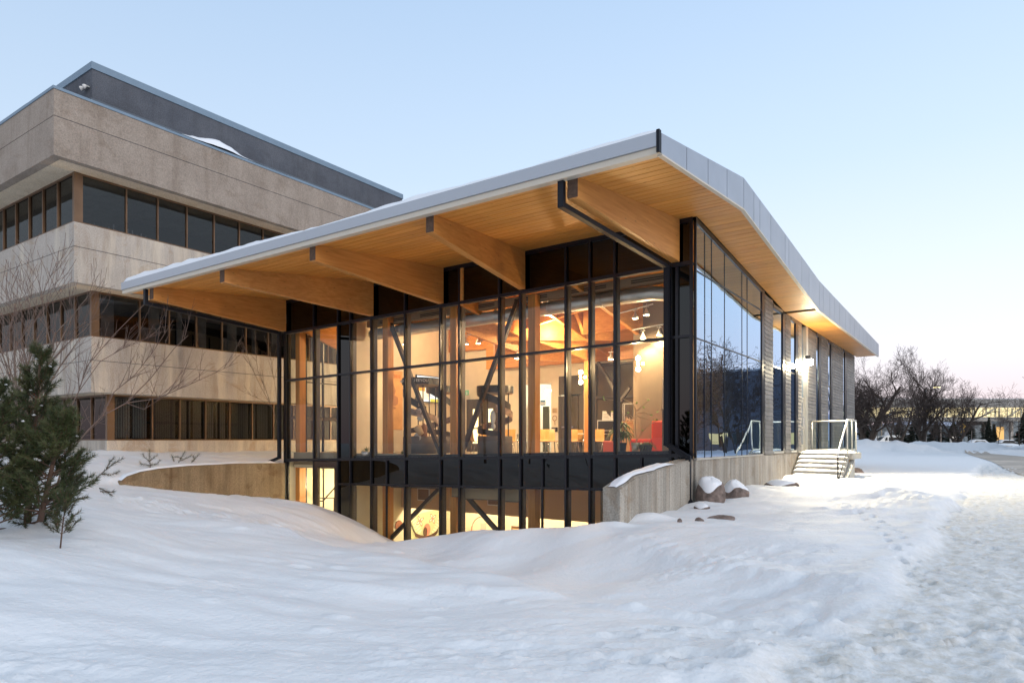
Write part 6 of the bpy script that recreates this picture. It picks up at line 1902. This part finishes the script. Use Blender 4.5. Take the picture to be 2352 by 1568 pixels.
bough("low pair of pine tips above the wing wall, right one", [[(410, 1062), (418, 1048), (425, 1036)], [(418, 1052), (405, 1048), (398, 1050)], [(414, 1058), (432, 1050), (440, 1046)], [(440, 1062), (450, 1050), (458, 1042)], [(440, 1062), (446, 1054), (444, 1046)], [(400, 1060), (398, 1052), (394, 1044)]], 25, 220, .13, 7)

# ------------------------------------------------------------------ skywalk and what stands under it
sk = thing("skywalk", "long enclosed pedestrian bridge with a lit window strip and white diagonal trusses", "bridge", camxy(0, 150), TH)
k_ = 150 / FL
def kx(x): return (x - 1176) * k_
def kz(y): return (1010 - y) * k_
panelm = plain('skywalk_panel', (.27, .26, .245), .5, .2, var=.08, rnd=.06)
yy0, yy1 = 0, 4.0
x = 1900
while x < 2480:
    x2 = x + 18.8
    for (ya, yb) in ((935.5, 916.5), (965, 944.5 + 13)):
        b = MB(); b.box(kx(x) + .03, kx(x2) - .03, -.05, .05, kz(ya), kz(yb)); b.build("panel", panelm, sk, False, True)
    b = MB(); b.box(kx(x) + .06, kx(x2) - .06, .0, .03, kz(957), kz(935.5)); b.build("pane", M['pane'], sk, False, True)
    b = MB(); b.box(kx(x) - .04, kx(x) + .04, -.06, .05, kz(957), kz(935.5)); b.build("mullion", panelm, sk, False, True)
    x = x2
tr = MB(); x = 1900; i = 0
trm = plain('truss_white', (.75, .72, .62), .6)
while x < 2480:
    x2 = x + 30
    b = MB(); b.beam((kx(x), .6, kz(956)), (kx(x2), .6, kz(937)), .2, .35) if i % 2 == 0 else b.beam((kx(x), .6, kz(937)), (kx(x) , .6, kz(956)), .2, .3)
    b.build("truss_member", trm, sk, False, True)
    b = MB(); b.beam((kx(x) + .9, .6, kz(937)), (kx(x) + .9, .6, kz(956)), .2, .28); b.build("truss_member", trm, sk, False, True)
    x = x2; i += 1
b = MB(); b.box(kx(1895), kx(2490), 3.9, 4.0, kz(966), kz(916.5)); b.build("rear_wall", plain('skywalk_inside', (.6, .55, .4), .8, emit=(1, .84, .50), es=1.1), sk, False, True)
b = MB(); b.box(kx(1895), kx(2490), -.08, 4.1, kz(916.4), kz(914.6)); b.build("roof", M['gutter'], sk, False, True)
b = MB(); b.box(kx(1895), kx(2490), -.02, 3.9, kz(966.5), kz(965.1)); b.build("deck", panelm, sk, False, True)
for x in (2283, 2334):
    b = MB(); b.box(kx(x) - .28, kx(x) + .28, 1.2, 1.8, -1.8, kz(966.6)); b.build("pylon", M['bconc'], sk, False, True)
def far(name, label, cat, x, D, z=None, group=None):
    p = at(x, 1010, D=D); zz = gz(p.x, p.y) if z is None else z
    return thing(name, label, cat, (p.x, p.y, zz), TH, group)
lo = far("low_building", "low grey arena building with raised lettering and a lit doorway under the skywalk", "building", 2290, 200, -1.7)
kk = 200 / FL
def lx(x): return (x - 2290) * kk
def lz(y): return (1010 - y) * kk + 1.7
gm = plain('lowb_grey', (.20, .22, .225), .8, var=.08); gd = plain('lowb_dark', (.13, .145, .15), .8)
b = MB(); b.box(lx(2215), lx(2268), -.3, 14, 0, lz(976)); b.build("wall", gm, lo, False, True)
b = MB(); b.box(lx(2268), lx(2300), -.8, 14, 0, lz(966)); b.build("wall", gd, lo, False, True)
b = MB(); b.box(lx(2300), lx(2420), .2, 14, 0, lz(966)); b.build("wall", gm, lo, False, True)
b = MB(); b.box(lx(2213), lx(2420), -.9, 14.2, lz(966) + .01, lz(965)); b.build("roof_edge", M['snow2'], lo, False, True)
b = MB(); b.box(lx(2284), lx(2301), -.9, -.81, 0, lz(980)); b.build("doorway", plain('door_lit', (.5, .3, .1), .6, emit=(1, .55, .15), es=.45), lo, False, True)
b = MB(); b.box(lx(2271), lx(2287), 2, 6, lz(966), lz(955)); b.build("roof_unit", plain('roof_unit', (.3, .35, .45), .5), lo, False, True)
text3d("AMPHITHÉÂTRE", "lettering", .95, gd, worldm(lo) @ Vector((lx(2242), -.36, lz(996))), Euler((math.pi / 2, 0, TH)), lo, .03)
text3d("FRANÇOIS-BA", "lettering", 1.25, gd, worldm(lo) @ Vector((lx(2246), -.36, lz(1003))), Euler((math.pi / 2, 0, TH)), lo, .03)
h2 = far("brick_house", "dark building with lit grey windows seen between the big trunks", "building", 2090, 210, -1.7)
kk2 = 210 / FL
b = MB(); b.box(-11, 11, 0, 9, 0, (1010 - 975) * kk2 + 1.7); b.build("wall", gd, h2, False, True)
for i in range(5):
    b = MB(); b.box(-8 + i * 3.4, -6 + i * 3.4, -.04, .0, 2.6, 4.4); b.build("window", plain('win_grey', (.35, .38, .42), .4), h2, False, True)
h3 = far("long_building", "long low dark brick building at the back, left of the grey arena", "building", 2170, 230, -1.7)
b = MB(); b.box(-14, 10, 0, 9, 0, 5.0); b.build("wall", plain('brick_dark', (.075, .05, .042), .9), h3, False, True)
for i in range(6):
    b = MB(); b.box(-12 + i * 3.6, -10.6 + i * 3.6, -.04, .0, 1.6, 3.2); b.build("window", plain('win_dark', (.06, .07, .08), .3), h3, False, True)
# white van
va = far("van", "white high-roofed van parked behind the young street tree", "van", 2040, 150)
vz = -1.72 - va.location.z
sil = [(-2.9, .35), (3.0, .35), (3.0, 2.35), (2.6, 2.62), (-.6, 2.62), (-1.35, 2.3), (-2.3, 1.45), (-2.95, 1.05)]
b = MB(); b.prism([(x, -1, z) for x, z in sil], (0, 2, 0)); b.build("body", M['white'], va, False, True, .06)
b = MB(); b.prism([(-1.30, -1.012, 1.45), (-.7, -1.012, 1.45), (-.7, -1.012, 2.2), (-1.05, -1.012, 2.15)][::-1], (0, -.01, 0)); b.build("side_window", M['slot'], va, False, True)
b = MB(); b.box(-.4, 2.9, -1.02, -1.008, 1.35, 2.15); b.build("side_window", M['slot'], va, False, True)
b = MB(); b.prism([(-2.28, -.9, 1.47), (-1.40, -.9, 2.28), (-1.36, -.9, 2.26), (-2.24, -.9, 1.45)], (0, 1.8, 0)); b.build("windscreen", M['slot'], va, False, True)
for x in (-2.0, 1.9):
    w_ = MB(); w_.tube([(x, -1.03, .36), (x, -.8, .36)], .36, 14); o = w_.build("wheel", M['slot'], va, True, True)
    b = MB(); b.tube([(x, -1.04, .36), (x, -1.031, .36)], .2, 10); b.build("rim", M['alum'], o)
    # (rim given in the wheel's own frame)
for o_ in [c for c in va.children if c.name.startswith("wheel")]:
    for r_ in o_.children: r_.data.transform(worldm(va))  # undo: rims were laid out in van coordinates
b = MB(); b.box(-2.75, -2.6, -.95, -.6, .95, 1.15); b.build("headlight", M['alum'], va, False, True)
# road signs, poles, utility boxes
def pole(label, x, D, h, r, m, name="pole", cat="pole"):
    t = far(name, label, cat, x, D); b = MB(); b.tube([(0, 0, 0), (0, 0, h)], [r, r * .8], 7); b.build("shaft", m, t, True, True); return t
woodp = plain('pole_wood', (.36, .30, .26), .8); yel = plain('sign_yellow', (.60, .33, .02), .5)
pole("pale wooden pole behind the van's roof", 2025, 160, 6.6, .13, woodp); pole("tall pale utility pole in the middle of the snowbank", 2161, 128, 8.5, .13, woodp)
pole("short yellow bollard behind the van", 2027, 158, 2.6, .12, yel, "bollard", "bollard"); pole("thin marker post left of the van, nearer one", 1998, 105, 1.3, .04, bark, "marker_post", "post"); pole("thin marker post left of the van, farther one", 2002, 112, 1.6, .04, bark, "marker_post", "post")
pole("thin snow marker left of the arena wall", 2232, 140, 3.4, .04, woodp, "marker_post", "post")
t = far("warning_sign", "yellow diamond warning sign with a square plate below it", "sign", 2211.5, 140)
b = MB(); b.tube([(0, 0, 0), (0, 0, 4.3)], .04, 6); b.build("post", M['alum'], t, False, True)
b = MB(); s_ = .62; b.prism([(0, -.06, 4.3 - s_), (s_, -.06, 4.3), (0, -.06, 4.3 + s_), (-s_, -.06, 4.3)], (0, .02, 0)); b.build("diamond", yel, t, False, True)
b = MB(); b.box(-.45, .45, -.06, -.04, 2.85, 3.5); b.build("plate", yel, t, False, True)
b = MB(); b.box(-.06, .06, -.068, -.061, 4.0, 4.6); b.box(-.2, -.1, -.068, -.061, 4.0, 4.35); b.box(.1, .2, -.068, -.061, 4.1, 4.45); b.build("symbol", M['slot'], t, False, True)
for x, D, lab in ((2189, 150, "grey utility cabinet on the snowbank left of the warning sign"), (2217, 145, "narrow blue-grey cabinet below the warning sign")):
    t = far("utility_cabinet", lab, "cabinet", x, D); b = MB(); b.box(-.55 if x < 2200 else -.3, .55 if x < 2200 else .3, -.3, .3, 0, 2.0 + .3); b.build("cabinet", gm if x > 2200 else M['alum'], t, False, True, .03); b = MB(); b.box(-.02, .02, -.32, -.301, .2, 2.1); b.build("door_seam", gd, t, False, True)
t = far("container", "grey container box with a round emblem left of the van", "container", 2016, 152); b = MB(); b.box(-1.1, 1.1, -.5, .8, 0, 2.4); b.build("box", M['white'], t, False, True); b = MB(); b.box(-1.9, -1.11, -.4, .7, 0, 1.6); b.build("side_box", gd, t, False, True)
t = far("street_sign", "small white sign with red marks beside the middle pylon", "sign", 2334.5, 145); b = MB(); b.tube([(0, 0, 0), (0, 0, 2.4)], .05, 6); b.build("post", gd, t, False, True); b = MB(); b.box(-.35, .35, -.07, -.05, 2.3, 3.1); b.build("plate", M['white'], t, False, True); b = MB(); b.box(-.15, .15, -.08, -.071, 2.5, 2.9); b.build("symbol", M['red'], t, False, True)
# cars under snow
def car(label, x, D, body, snowy, group="parked cars on the far road"):
    t = far("parked_car", label, "car", x, D, None, group)
    sil = [(-2.1, .3), (2.1, .3), (2.15, .85), (1.7, .98), (1.1, 1.42), (-.9, 1.45), (-1.5, .98), (-2.15, .85)]
    b = MB(); b.prism([(x_, -.85, z) for x_, z in sil], (0, 1.7, 0)); b.build("body", body, t, False, True, .08)
    b = MB(); b.prism([(-1.25, -.862, .98), (1.35, -.862, .98), (.98, -.862, 1.34), (-.85, -.862, 1.36)], (0, -.006, 0)); b.build("side_window", M['slot'], t, False, True)
    for x_ in (-1.35, 1.35):
        w_ = MB(); w_.tube([(x_, -.88, .32), (x_, -.7, .32)], .32, 12); w_.build("wheel", M['slot'], t, True, True)
    if snowy:
        b = MB(); b.prism([(x_, -.9, z) for x_, z in [(-2.1, .86), (-1.5, 1.0), (-.95, 1.47), (1.1, 1.44), (1.7, 1.0), (2.1, .87), (1.7, 1.15), (1.1, 1.62), (-.9, 1.66), (-1.6, 1.16)]], (0, 1.8, 0)); b.build("snow_cover", M['snow2'], t, True, True)["kind"] = "stuff"
    return t
car("dark car with a snowy roof behind the right snowbank", 2310, 150, M['door'], True)
car("silver rounded car half hidden by the snowbank", 2245, 148, M['alum'], True)
car("snow-covered car left of the container", 1993, 130, M['door'], True)
# street lamp among the big trees
t = far("street_lamp", "lit street lamp arm showing among the twigs of the tall bare tree", "street lamp", 2127, 118)
hz = (1010 - 890) * 118 / FL - t.location.z
b = MB(); b.tube([(0, 0, 0), (0, 0, hz - .4), (.5, 0, hz + .1), (1.6, 0, hz + .2)], [.1, .07, .05, .04], 7); b.build("shaft", M['ducts'], t, True, True)
b = MB(); b.box(1.3, 2.6, -.14, .14, hz + .08, hz + .24); b.build("lamp_head", M['ducts'], t, False, True)
b = MB(); b.box(1.35, 2.5, -.12, .12, hz + .03, hz + .079); b.build("lamp_lens", plain('street_lens', (1, .9, .5), .5, emit=(1, .85, .40), es=8), t, False, True)

# ------------------------------------------------------------------ the other side of the road, mirrored in the long glass side
def rdir(xc, yc): p = camxy(xc, yc); return p
ofb = thing("school_building", "long dark flat-roofed building across the road with a lit strip of windows", "building", (12.6, 82, -1.6), 0)
b = MB(); b.box(0, 80, 0, 14, 0, 11.6); b.build("wall", plain('far_dark', (.10, .11, .14), .8), ofb, False, True)
b = MB(); b.box(-.1, 80.1, -.1, 14, 11.61, 11.9); b.build("roof_edge", M['gutter'], ofb, False, True)
for i in range(22):
    b = MB(); b.box(1 + i * 3.6, 3.2 + i * 3.6, -.04, 0, 1.0, 2.6); b.build("window", plain('win_far', (.04, .05, .05), .3) if i % 3 else plain('win_far_lit', (.3, .25, .1), .3, emit=(1, .75, .35), es=.5), ofb, False, True)
for i, (xc, yc, H) in enumerate([(17, 62, 9), (20, 68, 10.5), (23.5, 64, 9.5), (27, 70, 10), (31, 62, 9), (24, 58, 8), (36, 66, 10)]):
    put_tree("bare_tree", "bare tree %s, seen mirrored in the long glass side" % ["left of the dark school", "in front of the dark school", "nearest the mirrored road", "tall beside the school roof", "with a broad crown by the road", "farthest along the school", "between road and school"][i],
        (xc, yc, -1.7), dict(seed=300 + i, H=H, r0=.22, spread=.55, levels=4, kids=[7, 5, 4, 3], fork_h=.15, curve=.22, up=.3, stems=2, splay=.3, minr=.018, nseg=5), group="bare trees across the road")
